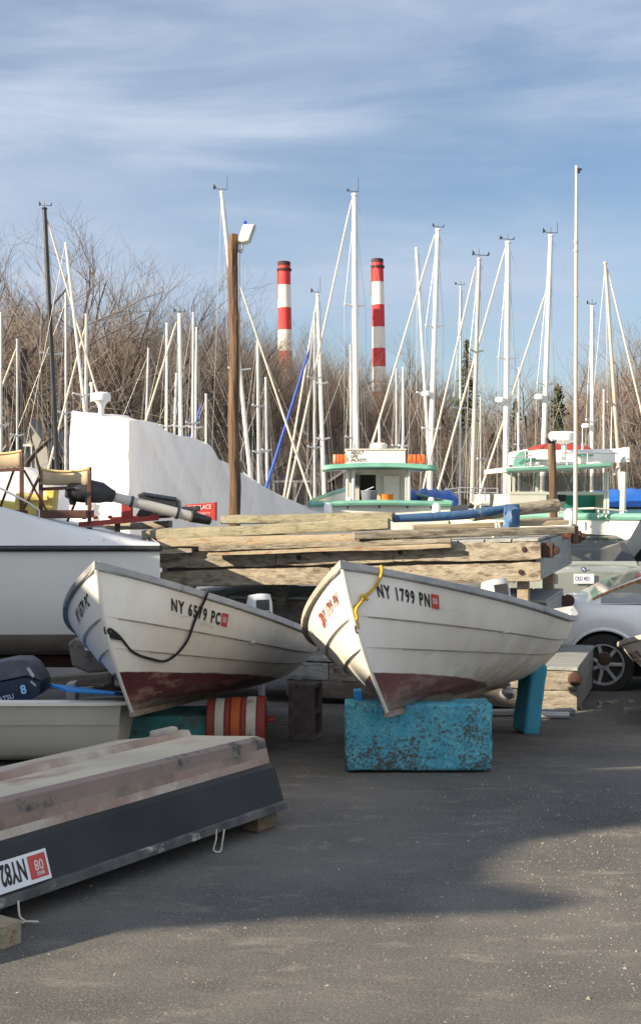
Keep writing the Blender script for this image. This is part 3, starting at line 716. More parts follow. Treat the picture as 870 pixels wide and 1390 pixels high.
    rope('cord_scrap', 'frayed white cord scrap below the rim beside the NY82 plate', [p0+Vector((0,0,.02)), p0+Vector((.01,-.02,-.03)), p0+Vector((.03,-.03,-.05)), p0+Vector((-.04,-.03,-.055)), p0+Vector((-.02,-.02,-.05)), p0+Vector((.08,-.02,-.052))], .004, M_rope)
    rb = Matrix((a, v, z)).transposed()
    boxthing('wood_block', 'dark wood block propping the stern of the upturned rowboat', 'wood block', pt(.12,.06,.045), (.15,.10,.085), wood('block_brown', (.16,.11,.075), (.11,.075,.05), (.05,.04,.03)), rot=rb, bevel=.006)
    boxthing('lumber_offcut', 'sawn yellow lumber offcut on the asphalt at the lower left corner', 'lumber', pt(1.93,-.02,.042), (.09,.34,.083), W_stain, rot=rb, bevel=.003)
overturned()

# ---------------------------------------------------------------- white dinghy at left
def dinghy():
    y0 = 7.62
    root = thing('dinghy', 'white dinghy with blue interior behind the upturned rowboat', 'boat', (-2.2,8.0,0))
    xr = -1.165; Lh = 2.7; hw = .60; zt = .428
    def out(s, u, side):   # s 0 (right end) .. 1 left, u 0 keel..1 gunwale
        x = xr-s*Lh-(1-u)*.075*(1 if s < .5 else 1)
        wd = (.42+.18*math.sin(min(s*1.6,1)*PI/2))*(1-max(0,(s-.6)/.4)**2*.8)*hw/.6
        w_ = wd*(u**.42)
        z = .0+(zt+.02*(s-.3)**2)*u
        yy = y0+.6-side*w_; return Vector((x, yy, max(.0,z-.03-.17*(yy-y0))))
    U = [0,.06,.15,.3,.45,.6,.70,.705,.8,.93,.98,1.0]; T = [0,.03,.08,.15,.25,.4,.55,.7,.8,.9,1]
    def o2(s, u, side):
        p = out(s, u, side)
        if u > .702: p.y -= side*.012
        return p
    g = MB()
    for sd in (1,-1): g.grid([[o2(s, u, sd) for u in U] for s in T])
    g.build('hull', mat('dinghy_white', (.66,.63,.55), (.60,.57,.50), 2.5, rough=.5, dirt=(.50,.44,.26), dscale=2.6, damt=.60, dsharp=.2), root, smooth=True)
    blue = mat('dinghy_blue', (.02,.22,.62), (.02,.26,.7), 4, rough=.5)
    g = MB()
    for sd in (1,-1): g.grid([[Vector((q.x-(.03 if s < .5 else -.03), q.y+sd*.03, q.z+.012)) for q in [o2(s, u, sd) for u in U]] for s in T])
    g.build('inner_skin', blue, root, smooth=True)
    g = MB(); ring = [o2(0, u, 1) for u in U[::-1]]+[o2(0, u, -1) for u in U[1:]]
    g.prism(ring, (-.03,0,0)); g.build('transom', MATS['dinghy_white'], root)
    g = MB(); g.prism([o2(1, u, 1) for u in U[::-1]]+[o2(1, u, -1) for u in U[1:]], (.03,0,0)); g.build('bow_board', MATS['dinghy_white'], root)
    g = MB()
    path = [o2(s,1,1) for s in T[::-1]]+[o2(s,1,-1) for s in T]
    path = [p+Vector((0,0,.004)) for p in path]
    rows = []
    for i, p in enumerate(path):
        t = (path[min(i+1,len(path)-1)]-path[max(i-1,0)]).normalized(); nn = Vector((-t.y,t.x,0)).normalized()
        rows.append([p-nn*.028+Vector((0,0,-.014)), p-nn*.028+Vector((0,0,.006)), p+nn*.028+Vector((0,0,.012)), p+nn*.028+Vector((0,0,-.014))])
    g.grid(rows, closed=True); g.build('rim', mat('rim_white', (.72,.71,.66), (.64,.62,.58), 4, rough=.5), root, smooth=True)
    g = MB(); g.prism([(xr-.03,7.75,.425),(xr-.03,8.30,.33),(xr-.55,8.4,.38),(xr-.30,7.72,.445)], (0,0,.02)); g.build('stern_seat', blue, root, bevel=.006)
dinghy()
# dark outboard lying tilted behind it
def big_outboard():
    root = thing('outboard_motor', 'dark navy outboard motor marked 8 tilted over the white dinghy', 'outboard motor', (-1.9,8.4,.2))
    y = 8.32
    # cowl: boxy, tilted upward to the right; built from a traced side outline given thickness
    top = [at(-60,935,y), at(-40,905,y), at(-5,900,y), at(20,893,y), at(40,893,y), at(47,897,y), at(62,912,y), at(65,925,y), at(62,938,y), at(48,944,y), at(20,952,y), at(-60,960,y)]
    def loft(pts, offs, shr):
        c_ = sum(pts, Vector())/len(pts); rows = []
        for o_, s_ in zip(offs, shr): rows.append([c_+(p-c_)*s_+Vector((0,o_,0)) for p in pts])
        g = MB(); g.grid(rows, closed=True); g.poly(rows[0]); g.poly(rows[-1]); return g
    low = [at(-60,932,y), at(-20,928,y), at(44,915,y), at(63,922,y), at(62,938,y), at(48,946,y), at(20,953,y), at(-60,972,y)]
    lower = loft(low, (-.10,-.08,.0,.14,.16), (.93,1,1.0,1,.93)).build('lower_cowl', M_navy, root, smooth=True)
    up = [at(-60,932,y), at(-56,912,y), at(-30,903,y), at(20,893,y), at(40,893,y), at(50,900,y), at(60,915,y), at(63,921,y), at(44,914,y), at(-20,927,y)]
    loft(up, (-.09,-.07,.0,.13,.15), (.93,1,1.0,1,.93)).build('upper_cowl', M_cowltop, root, smooth=True)
    g = MB(); ux = (at(60,919,y)-at(0,934,y)).normalized(); uz = Vector((-ux.z,0,ux.x))
    text_on(g, '8', at(36,938,y)+Vector((0,-.125,0)), ux, uz, .075, .95, .03)
    g.build('horsepower_numeral', mat('decal_blue', (.35,.62,.8), (.3,.55,.75), 5, rough=.5), lower, fix=False)
    g = MB(); text_on(g, 'TOHATSU', at(-12,953,y)+Vector((0,-.125,0)), ux, uz, .042, .95, .012)
    g.build('brand_lettering', mat('decal_white', (.6,.62,.64), (.55,.57,.6), 5, rough=.5), lower, fix=False)
    g = MB(); g.beam(at(44,903,y)+Vector((0,-.12,0)), at(52,915,y)+Vector((0,-.12,0)), .006, .02); g.beam(at(48,921,y)+Vector((0,-.12,0)), at(55,927,y)+Vector((0,-.12,0)), .006, .012); g.build('latch', M_alu, root)
    g = MB(); g.tube([at(-30,950,y), at(-60,990,y), at(-90,1000,y)], [.06,.05,.04], 10); g.build('shaft_housing', M_black, root, smooth=True)
big_outboard()

# ---------------------------------------------------------------- big white powerboat at left
def powerboat():
    root = thing('powerboat', 'large white powerboat with black rubbing rail at the left edge', 'boat', (-3.4,12,gz(12)))
    c0 = Vector((-1.33, 11.02, 0)); ax = Vector((-.985,.0,0)); ax = Vector((-1, -.02, 0)).normalized(); tr = Vector((-.17,.985,0)).normalized()
    Lh = 5.6; B = 2.15
    def S(s, k, z):      # s along length from transom, k across from near side
        taper = max(0,(s-2.6)/3.0)**2
        kk = B/2+(k-B/2)*(1-taper*.95)
        return c0+ax*s+tr*kk+Vector((0,0,z))
    st = [0,.2,.5,.9,1.3,1.8,2.4,3.0,3.6,4.2,4.8,5.3,5.6]
    def top(s): return 1.14+.02*s
    def deck(s): 
        pts = [(0,1.165),(.12,1.17),(.42,1.245),(.75,1.30),(1.0,1.38),(1.33,1.47),(2,1.56),(3,1.62),(5.6,1.62)]
        for (a,b),(c,d) in zip(pts, pts[1:]):
            if s <= c: return b+(d-b)*(s-a)/(c-a)
        return pts[-1][1]
    m_side = mat('topside_grey', (.72,.72,.70), (.68,.68,.66), 2, rough=.4, dirt=(.55,.54,.50), dscale=1.2, damt=.58, dsharp=.25)
    rows = []
    for s in st:
        near = [S(s,.95,.16),S(s,.45,.20),S(s,.24,.27),S(s,.13,.41),S(s,.06,.75),S(s,.0,1.10),S(s,.0,1.15)]
        far = [S(s,B-.0,1.15),S(s,B,1.10),S(s,B-.06,.75),S(s,B-.14,.36),S(s,B-.17,.345),S(s,B-.55,.22),S(s,B-.95,.16)]
        rows.append(near[::-1]+far[::-1] if False else far+near)
    bot = mat('bottom_brown', (.20,.165,.14), (.15,.125,.11), 3, rough=.8, dirt=(.30,.27,.24), dscale=2, damt=.55)
    def mf(i, k):
        return 1 if k in (4,5,6,7,8,9) and k not in () else 0
    # order: far top .. far bottom, near bottom .. near top (reversed for continuity)
    rows = [[*r[:7], *r[7:]] for r in rows]
    g = MB(); g.grid(rows, mfun=lambda i, k: 1 if 3 <= k <= 9 else 0); hull = g.build('hull', [m_side, bot], root, smooth=True)
    g = MB(); g.poly(rows[0]); g.build('transom', m_side, root)
    # deck mould above the rail
    rows = []
    for s in st:
        h = deck(s)
        rows.append([S(s,-.005,1.16), S(s,.03,(1.16+h)/2+.01), S(s,.07,h-.01), S(s,.10,h), S(s,.30,h+.01), S(s,.34,h-.02), S(s,.34,1.02), S(s,B-.34,1.02), S(s,B-.34,h-.02), S(s,B-.10,h), S(s,B-.0,1.16)])
    g = MB(); g.grid(rows); g.poly(rows[0]); g.build('deck', mat('deck_white', (.74,.75,.76), (.68,.69,.70), 3, rough=.4), root, smooth=True)
    g = MB(); g.tube([S(s,-.02,1.135) for s in st], .026, 10); g.tube([S(0,-.02,1.135), S(-.01,B/2,1.135), S(0,B+.02,1.135)], .026, 10); g.build('rub_rail', M_black, root, smooth=True)
    for i in range(14):
        g = MB(); g.lathe([(.006,0),(.004,.003)], S(.1+.12*i, .025, 1.205)+Vector((0,-.01,0)), 8, Matrix.Rotation(PI/2,3,'X')); g.build('rivet', M_alu, root)
    # gunwale hand rail
    g = MB(); g.tube([S(1.0,.12,1.36), S(1.0,.12,1.45), S(1.1,.12,1.52), S(1.33,.12,1.64), S(2.4,.12,1.9)], .009, 8); g.build('grab_rail', M_alu, root, smooth=True)
    # boat trailer carrying it
    t = thing('boat_trailer', 'rusty dark boat trailer under the large white powerboat', 'trailer', (-3.2,12,gz(12)))
    g = MB(); 
    for k in (.75, B-.45): g.beam(S(-.05,k,.10), S(5.2,k,.10), .06, .10)
    for s in (.3,1.6,3.0,4.6): g.beam(S(s,.4,.05), S(s,B-.4,.05), .06, .06)
    g.build('frame', M_rust, t, bevel=.004)
    for k in (.62, B-.30):
        g = MB(); c_ = S(1.9,k,gz(12)+.28); g.lathe([(.12,-.08),(.26,-.085),(.28,-.05),(.28,.05),(.26,.085),(.12,.08)], c_, 24, Matrix.Rotation(PI/2,3,'X')); g.build('wheel', M_rubber, t, smooth=True)
    for k in (.7, B-.5):
        g = MB(); g.beam(S(.4,k,.17), S(.4,k,gz(11.6)), .07, .07); g.beam(S(.4-.15,k,gz(11.6)+.02), S(.4+.15,k,gz(11.6)+.02), .15, .03); g.build('support_leg', M_rust, t)
    return S
PB = powerboat()
# clutter in the dark under the powerboat
def clutter():
    t = thing('engine_parts', 'pale broken engine cover piled under the large powerboat', 'engine parts', (-1.5,9.3,-.1))
    g = MB(); c = at(108,893,9.2)
    outl = [at(92,872,9.2), at(110,866,9.2), at(140,868,9.2), at(150,895,9.2), at(148,912,9.2), at(120,914,9.2), at(98,905,9.2)]
    g.prism(outl, (0,.25,0)); g.build('cover', mat('cover_dirty', (.16,.145,.13), (.11,.10,.09), 5, rough=.8, dirt=(.05,.04,.04), dscale=5, damt=.5), t, bevel=.02)
    g = MB(); g.prism([at(90,928,9.0), at(103,926,9.0), at(104,960,9.0), at(91,960,9.0)], (0,.12,0)); g.build('side_plate', mat('plate_pale', (.42,.42,.42), (.36,.36,.36), 5, rough=.6), t, bevel=.01)
    for i, (x0,y0,x1,y1,d) in enumerate(((40,985,160,975,9.9),(20,930,150,920,10.3),(30,960,170,952,10.1))):
        g = MB(); g.beam(at(x0,y0,d), at(x1,y1,d), .12, .09)
        tag(g.build('timber', W_dark, org=tuple(at(x0,y0,d)), bevel=.006), ['dark timber lowest of three under the large powerboat','dark timber highest of three under the large powerboat','dark timber in the middle of three under the large powerboat'][i], 'timber', 'dark timbers under the powerboat')
clutter()

# ---------------------------------------------------------------- docks
E1 = Vector((-.96,.28,0)).normalized(); E2 = Vector((.28,.96,0)).normalized()
def dockbox(g, O, s0, s1, k0, k1, z0, z1, roll=0, mi=0):
    """box in dock basis: s leftwards, k backwards"""
    vs = []
    for s in (s0, s1):
        for k in (k0, k1):
            for z in (z0, z1):
                vs.append(O+E1*s+E2*k+Vector((0,0,z-roll*s)))
    g.add(vs, [(0,1,3,2),(4,6,7,5),(0,4,5,1),(2,3,7,6),(0,2,6,4),(1,5,7,3)], mi)
def rust_bolts(parent, pts, r=.022):
    for p in pts:
        g = MB(); g.lathe([(r*1.5,0),(r*1.5,.006),(r*.6,.008),(r*.6,.02)], p, 12, Matrix.Rotation(PI/2,3,'X')); g.build('bolt', M_rust, parent)
def topdock():
    O = Vector((1.915,11.6,0)); ro = .036; K = 2.75
    root = thing('floating_dock', 'sunlit wooden dock section on top of the stack behind the skiffs', 'dock section', tuple(O+Vector((0,0,.8))), 'stacked wooden dock sections')
    # facing boards, each in two lengths, all slightly different
    for (s0,s1,z0,z1,k,m) in ((0,1.31,1.015,1.17,0,W_pale),(1.315,2.42,1.01,1.165,-.004,W_pale),(2.43,3.58,1.005,1.16,.004,W_pale),
                              (0,1.9,.82,.985,.012,W_pale),(1.91,3.58,.825,.98,.016,W_pale)):
        g = MB(); zc = (z0+z1)/2; A_ = O+E1*s0+E2*(k+.025)+Vector((0,0,zc-ro*s0)); B_ = O+E1*s1+E2*(k+.025)+Vector((0,0,zc-ro*s1)); g.rbeam(A_, B_, .06, z1-z0, .012); g.build('face_board', m, root, smooth=True)
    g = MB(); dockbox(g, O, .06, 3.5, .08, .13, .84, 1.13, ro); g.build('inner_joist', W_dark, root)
    g = MB(); dockbox(g, O, 0, .05, .055, K, .83, 1.165, ro); g.build('end_board', W_grey, root, bevel=.006)
    g = MB(); dockbox(g, O, 3.53, 3.58, .055, K, .83, 1.15, ro); g.build('end_board', W_grey, root, bevel=.006)
    g = MB(); dockbox(g, O, 0, 3.58, K-.05, K, .83, 1.165, ro); g.build('back_board', W_grey, root)
    for i in range(15):
        g = MB(); s = .02+i*.238; dockbox(g, O, s, s+.225, .01, K-.01, 1.172, 1.198, ro); g.build('deck_board', W_grey, root, bevel=.004)
    rust_bolts(root, [O+E1*.14+E2*(-.012)+Vector((0,0,1.10)), O+E1*.17+E2*(-.0)+Vector((0,0,.90)), O+E1*1.25+Vector((0,-.02,1.06)), O+E1*2.2+Vector((0,-.02,1.0))], .016)
    # rusty roller brackets at the right end
    for k, z in ((.10,1.09),(2.72,1.12)):
        c = O+E2*k+Vector((.04,0,z)); g = MB(); g.box(c+Vector((.015,0,0)), (.10,.10,.13), Matrix((E1,E2,Vector((0,0,1)))).transposed()); br = g.build('bracket', M_rust, root, bevel=.01)
        g = MB(); g.lathe([(.015,-.035),(.038,-.03),(.042,0),(.038,.03),(.015,.035)], c+Vector((.075,-.02,0)), 16, Matrix.Rotation(PI/2,3,'X')); g.build('roller', M_rust, br, smooth=True)
    # stub posts between top and middle docks
    for s, k, w_ in ((.12,.12,.10),(.10,1.9,.11),(1.15,.4,.10),(2.45,.35,.09),(3.4,.4,.09)):
        g = MB(); dockbox(g, O, s, s+w_, k, k+w_, .60, .825, ro*.9)
        tag(g.build('dock_post', W_stain if s < .2 else W_dark, org=tuple(O+E1*s+E2*k+Vector((0,0,.6))), bevel=.006), {(.12,.12):'orange stained timber stub under the near right corner of the top dock',(.10,1.9):'dark timber stub under the far right corner of the top dock',(1.15,.4):'timber stub under the top dock behind the skiff numbered NY 1799 PN',(2.45,.35):'timber stub under the top dock, seen between the two skiffs',(3.4,.4):'timber stub under the left end of the top dock'}[(s,k)], 'post', 'stub posts holding the top dock')
topdock()
def middock():
    O = Vector((2.05,12.1,0)); K = 1.5
    root = thing('floating_dock', 'grey weathered middle dock section with a roller, under the sunlit dock', 'dock section', tuple(O+Vector((0,0,.4))), 'stacked wooden dock sections')
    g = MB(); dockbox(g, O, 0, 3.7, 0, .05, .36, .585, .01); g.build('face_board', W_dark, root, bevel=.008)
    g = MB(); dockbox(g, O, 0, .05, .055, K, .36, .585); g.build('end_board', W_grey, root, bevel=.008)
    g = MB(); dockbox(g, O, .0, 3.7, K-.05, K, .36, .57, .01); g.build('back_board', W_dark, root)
    for i in range(12):
        g = MB(); s = .0+i*.31; dockbox(g, O, s, s+.29, .0, K, .59, .616, .01); g.build('deck_board', W_grey, root, bevel=.004)
    c = O+E2*(K-.1)+Vector((.06,0,.50)); g = MB(); g.lathe([(.02,-.04),(.055,-.035),(.065,0),(.055,.035),(.02,.04)], c, 18, Matrix.Rotation(PI/2,3,'X')); g.build('roller', M_rust, root, smooth=True)
    g = MB(); g.box(c-Vector((.05,0,0)), (.10,.12,.10)); g.build('bracket', M_rust, root, bevel=.01)
    for s,k in ((.1,.2),(1.2,.2),(2.4,.2),(3.5,.2),(.1,1.25),(2.4,1.25)):
        g = MB(); dockbox(g, O, s, s+.12, k, k+.12, .06, .358)
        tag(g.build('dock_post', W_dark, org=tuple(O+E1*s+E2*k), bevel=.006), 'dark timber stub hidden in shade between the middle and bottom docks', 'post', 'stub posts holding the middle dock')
middock()
def botdock():
    O = Vector((2.19,11.38,0)); z0 = -.285; K = 1.7
    root = thing('floating_dock', 'grey weathered bottom dock section resting on the asphalt beside the white car', 'dock section', tuple(O+Vector((0,0,z0))), 'stacked wooden dock sections')
    W_mid = wood('boards_brown', (.20,.18,.15), (.28,.25,.21), (.09,.075,.06), .54)
    for (s0,s1,a,b,m) in ((0,2.2,-.10,.065,W_mid),(2.21,4.6,-.10,.06,W_grey),(.35,2.6,z0+.02,-.11,W_dark),(0,.3,z0,-.11,W_mid)):
        g = MB(); g.rbeam(O+E1*s0+E2*.025+Vector((0,0,(a+b)/2)), O+E1*s1+E2*.025+Vector((0,0,(a+b)/2)), .055, b-a, .010); g.build('face_board', m, root, smooth=True)
    g = MB(); dockbox(g, O, 0, .06, .055, K, -.13, .065); g.build('end_board', W_grey, root, bevel=.01)
    g = MB(); dockbox(g, O, .01, .07, .055, K, z0-.03, -.138); g.build('end_board', W_grey, root, bevel=.01)
    g = MB(); dockbox(g, O, 0, 4.6, K-.05, K, z0, .06); g.build('back_board', W_dark, root)
    for i in range(15):
        g = MB(); s = -.01+i*.31; dockbox(g, O, s, s+.295, -.01, K, .07, .10); g.build('deck_board', W_grey, root, bevel=.005)
    for p, r_ in ((O+E1*(-.0)+E2*.05+Vector((-.03,-.05,.0)),.055),(O+E2*(K-.05)+Vector((.10,-.05,-.02)),.06)):
        g = MB(); g.lathe([(.02,-.05),(r_,-.04),(r_+.008,0),(r_,.04),(.02,.05)], p, 16, Matrix.Rotation(PI/2,3,'X')); g.build('roller', M_rust, root, smooth=True)
    # debris on the asphalt in front
    g = MB(); g.beam((1.15,10.9,gz(10.9)+.03), (2.1,11.05,gz(11)+.03), .10, .035)
    tag(g.build('plank', W_grey, org=(1.15,10.9,gz(10.9)), bevel=.003), 'grey plank lying on the asphalt in front of the bottom dock', 'plank')
    g = MB(); g.tube([(1.6,10.75,gz(10.7)+.03),(2.0,10.7,gz(10.7)+.03)], .028, 10)
    tag(g.build('pipe', M_mastgrey, org=(1.6,10.75,gz(10.7)), smooth=True), 'short grey pipe lying on the asphalt beside the blue foam slab', 'pipe')
    g = MB()
    rnd = random.Random(5)
    for i in range(14):
        c = Vector((2.45+rnd.uniform(-.25,.4), 11.4+rnd.uniform(-.2,.9), 0)); c.z = gz(c.y)+.012
        g.box(c, (rnd.uniform(.03,.08),rnd.uniform(.03,.06),.025), Matrix.Rotation(rnd.uniform(0,3),3,'Z'))
    tag(g.build('rubble', mat('rubble', (.35,.33,.3),(.2,.19,.17), 20, rough=.9)), 'small rubble beside the end of the bottom dock', 'rubble', kind='stuff')
botdock()
# lumber heaped on the top dock, in the dock basis, each piece a thing
def lumber():
    def pc(name, label, pts, w_, h, m, cat='lumber', bevel=.006, group='lumber stacked on the top dock'):
        g = MB(); a = at(*pts[0]); b = at(*pts[1]); g.rbeam(a, b, w_, h, .007)
        return tag(g.build(name, m, org=tuple((a+b)/2), smooth=True), label, cat, group)
    #            left (px,py,d)     right
    pc('timber','long olive timber running from the powerboat stern to the middle of the stack', ((196,727,12.75),(528,711,12.05)), .12,.105, W_olive)
    pc('timber','short olive timber on top of the stack, meeting the blue covered boom', ((303,706,13.0),(534,701,12.5)), .14,.085, W_olive)
    pc('timber','pale sunlit timber at the upper left of the stack', ((120,716,13.4),(232,712,13.2)), .12,.07, W_pale)
    pc('plank','long pale plank reaching the right end of the stack', ((480,727,11.9),(777,719.5,12.2)), .11,.072, W_warm)
    pc('plank','knotty pale plank under the olive timber', ((216,737,12.5),(535,729,11.95)), .10,.085, W_stain)
    pc('plank','thin pale board starting below the knotty plank', ((272,744.5,12.3),(612,734,11.75)), .09,.045, W_warm)
    pc('plank','orange stained thin board lying lowest in the stack', ((284,751,12.3),(612,741,11.72)), .07,.04, W_stain)
    pc('plank','dark plank at the back of the stack', ((240,735,12.95),(690,725,12.7)), .2,.07, W_dark)
    pc('plank','dark short plank under the left of the stack', ((218,749,12.5),(262,747,12.45)), .1,.05, W_pale)
    pc('plank','ochre board sticking out at the right behind the blue cloth', ((560,716,13.2),(770,709,13.3)), .12,.05, W_stain)
    pc('plank','small ochre board end above the long pale plank', ((700,709,13.6),(762,706,13.8)), .10,.06, W_stain)
    g = MB(); a, b = at(640,700,13.0), at(756,686,13.3); g.tube([a, (a*.5+b*.5)+Vector((0,0,.008)), b], [.058,.062,.066], 14)
    tag(g.build('log', W_pale, org=tuple(a), smooth=True), 'pale round log sticking out beyond the blue cloth', 'log')
    t = thing('covered_boom', 'boom in a long blue canvas cover on top of the lumber', 'boom', tuple(at(600,699,12.7)))
    g = MB(); P_ = [at(533,704,12.5), at(580,702,12.55), at(630,699,12.65), at(665,694,12.75), at(688,690,12.8)]; g.tube(P_, [.036,.042,.044,.044,.036], 12)
    mc = mat('boom_cover', (.03,.085,.19), (.045,.12,.25), 5, rough=.8, dirt=(.15,.20,.28), dscale=6, damt=.55, bump=.4); g.build('cover', mc, t, smooth=True)
    # hanging fold of cloth
    rows = []
    for i in range(9):
        f = i/8; rows.append([at(683+22*k/6, 688+47*f+2*math.sin(k+f*4), 12.62+.03*math.sin(k*1.3+f*3)-.05*f+(.12 if f == 0 else 0)) for k in range(7)])
    for k in range(7): rows[0][k] = at(684+20*k/6, 686, 12.8)
    g = MB(); g.grid(rows); o = g.build('hanging_fold', mc, t, smooth=True, fix=False); md = o.modifiers.new('s','SOLIDIFY'); md.thickness = .012
    # faded letters board under the plank
    g = MB(); c = at(708,728,13.6); g.box(c, (.30,.02,.09)); sb = thing('crate_board', 'faded pale green board with worn lettering under the long pale plank', 'board', tuple(c))
    bb = g.build('board', mat('board_green', (.50,.56,.50), (.42,.48,.42), 6, rough=.8), sb)
    g = MB(); text_on(g, 'MARINE 0217', c+Vector((-.12,-.012,-.02)), (1,0,0), (0,0,1), .05, .75, .008); g.build('lettering', mat('letter_green', (.12,.22,.2), None, 6, rough=.8), bb, fix=False)
    g = MB(); g.lathe([(.05,0),(.075,.02),(.085,.08),(.07,.09)], at(764,728,13.4)-Vector((0,0,.03)), 16); tag(g.build('flower_pot', mat('terracotta', (.50,.17,.10), (.42,.14,.08), 6, rough=.8), org=tuple(at(764,735,13.4)), smooth=True), 'terracotta pot under the right end of the long pale plank', 'pot')
    g = MB(); a = at(622,722,12.4)
    rope('rope_hank', 'white rope hank hanging beside the blue cloth', [at(672,708,12.35), at(674,722,12.3), at(668,732,12.3), at(676,735,12.3), at(681,722,12.35), at(676,710,12.4)], .012, M_rope)
lumber()
# tall thin steel pole rising from the dock corner
def tallpole():
    d = 13.9; t = thing('thin_pole', 'tall thin grey pole rising from the right end of the dock stack', 'pole', tuple(at(781,735,d)))
    g = MB(); g.tube([at(780.5,716,d), at(781,500,d), at(782,225,d)], [.022,.020,.016], 12); g.build('shaft', M_masttan, t, smooth=True)
    for y in (401,328,340): 
        g = MB(); g.tube([at(781.4,y-2,d), at(781.4,y+2,d)], .025, 10); g.build('collar', M_mastgrey, t)
    g = MB(); g.tube([at(780.5,738,d), at(780.5,714,d)], .033, 10); g.build('wood_foot', W_post, t, smooth=True)
    g = MB(); g.box(at(784,232,d), (.04,.03,.05)); g.box(at(784.5,230,d)+Vector((.02,0,0)), (.03,.02,.02)); g.build('tip_fitting', M_mastblack, t)
tallpole()
# wood piling with ragged top
t = thing('piling', 'thin brown wood piling with a ragged top in front of the right trawler', 'piling', tuple(at(751,692,15)))
g = MB(); g.tube([at(751,704,15), at(750,650,15), at(748,602,15)], [.048,.042,.045], 12); g.build('post', W_post, t, smooth=True)
g = MB()
for i in range(14):
    a_ = i*1.7; g.beam(at(748,603,15), at(748+7*math.cos(a_), 598+3*math.sin(a_*1.3), 15+.05*math.sin(a_)), .012, .012)
g.build('frayed_top', M_mastblack, t)
# ---------------------------------------------------------------- director's chairs in the powerboat
def chair(label, x0, x1, ytop, d, dd=0):
    t = thing('directors_chair', label, 'chair', tuple(at((x0+x1)/2,712,d)), 'director chairs in the powerboat')
    pw = .035
    for x in (x0, x1):
        g = MB(); g.beam(at(x,712,d), at(x,ytop-2,d), pw, pw, up=(0,1,0)); g.build('back_post', M_brown, t, bevel=.004)
        g = MB(); g.beam(at(x,712,d-.45), at(x,676,d-.45), pw, pw, up=(0,1,0)); g.build('front_post', M_brown, t, bevel=.004) if False else None
    # canvas back, sagging between the posts
    rows = []
    for i in range(11):
        f = i/10; s = 4*f*(1-f)
        xx = x0+(x1-x0)*f
        rows.append([at(xx, ytop+4*s+0, d+.05*s-.02), at(xx, ytop+8+3*s, d+.06*s-.02), at(xx, ytop+22+1*s, d+.06*s-.02)])
    g = MB(); g.grid(rows); o = g.build('canvas_back', M_canvas, t, smooth=True, fix=False); md = o.modifiers.new('s','SOLIDIFY'); md.thickness = .008
    g = MB(); g.tube([r[0] for r in rows], .011, 8); g.build('canvas_hem', mat('hem', (.60,.46,.22), (.5,.38,.18), 9, rough=.9), t, smooth=True)
    g = MB(); g.beam(at(x0,ytop+28,d+.02), at(x1,ytop+25,d+.02), .03, .032); g.build('cross_bar', M_brown, t, bevel=.004)
    g = MB(); g.box((at(x0,698,d)+at(x1,698,d))/2+Vector((0,.05,0)), ((x1-x0)*d/F,.42,.07)); g.build('seat', M_brown, t, bevel=.006)
    g = MB(); g.beam(at(x1-4,ytop+8,d+.1), at(x0+36,708,d+.25), .016, .016); g.beam(at(x0+2,ytop+28,d+.1), at(x1-8,708,d+.3), .016, .016) if False else None; g.build('brace', M_brown, t)
    return t
ch1 = chair("director's chair with tan canvas back beside the tilted outboard shaft", 56, 122, 636, 12.4)
ch2 = chair("director's chair cut off by the left edge, canvas back rising higher", -42, 30, 612, 12.2)
g = MB(); g.beam(at(33,638,12.3), at(66,697,12.35), .02, .02); g.build('folding_leg', M_brown, ch2)
g = MB(); g.beam(at(55,645,12.25), at(32,692,12.3), .02, .02); g.build('folding_leg', M_brown, ch2)
# yellow moulded boxes
t = thing('yellow_box', 'yellow moulded plastic box behind the tan canvas chair', 'plastic box', tuple(at(55,700,12.75)))
for (x,y,wx,hz_,dy) in ((50,685,.36,.19,.3),(70,678,.10,.24,.2),(15,688,.3,.1,.25)):
    g = MB(); g.box(at(x,y,12.8), (wx,dy,hz_), Matrix.Rotation(R(8),3,'Y')); g.build('box_body', M_yellow, t, bevel=.02, seg=3)
g = MB(); g.box(at(45,676,12.62), (.3,.04,.05)); g.box(at(60,690,12.62), (.18,.04,.04)); g.build('moulded_rib', M_yellow, t, bevel=.01)

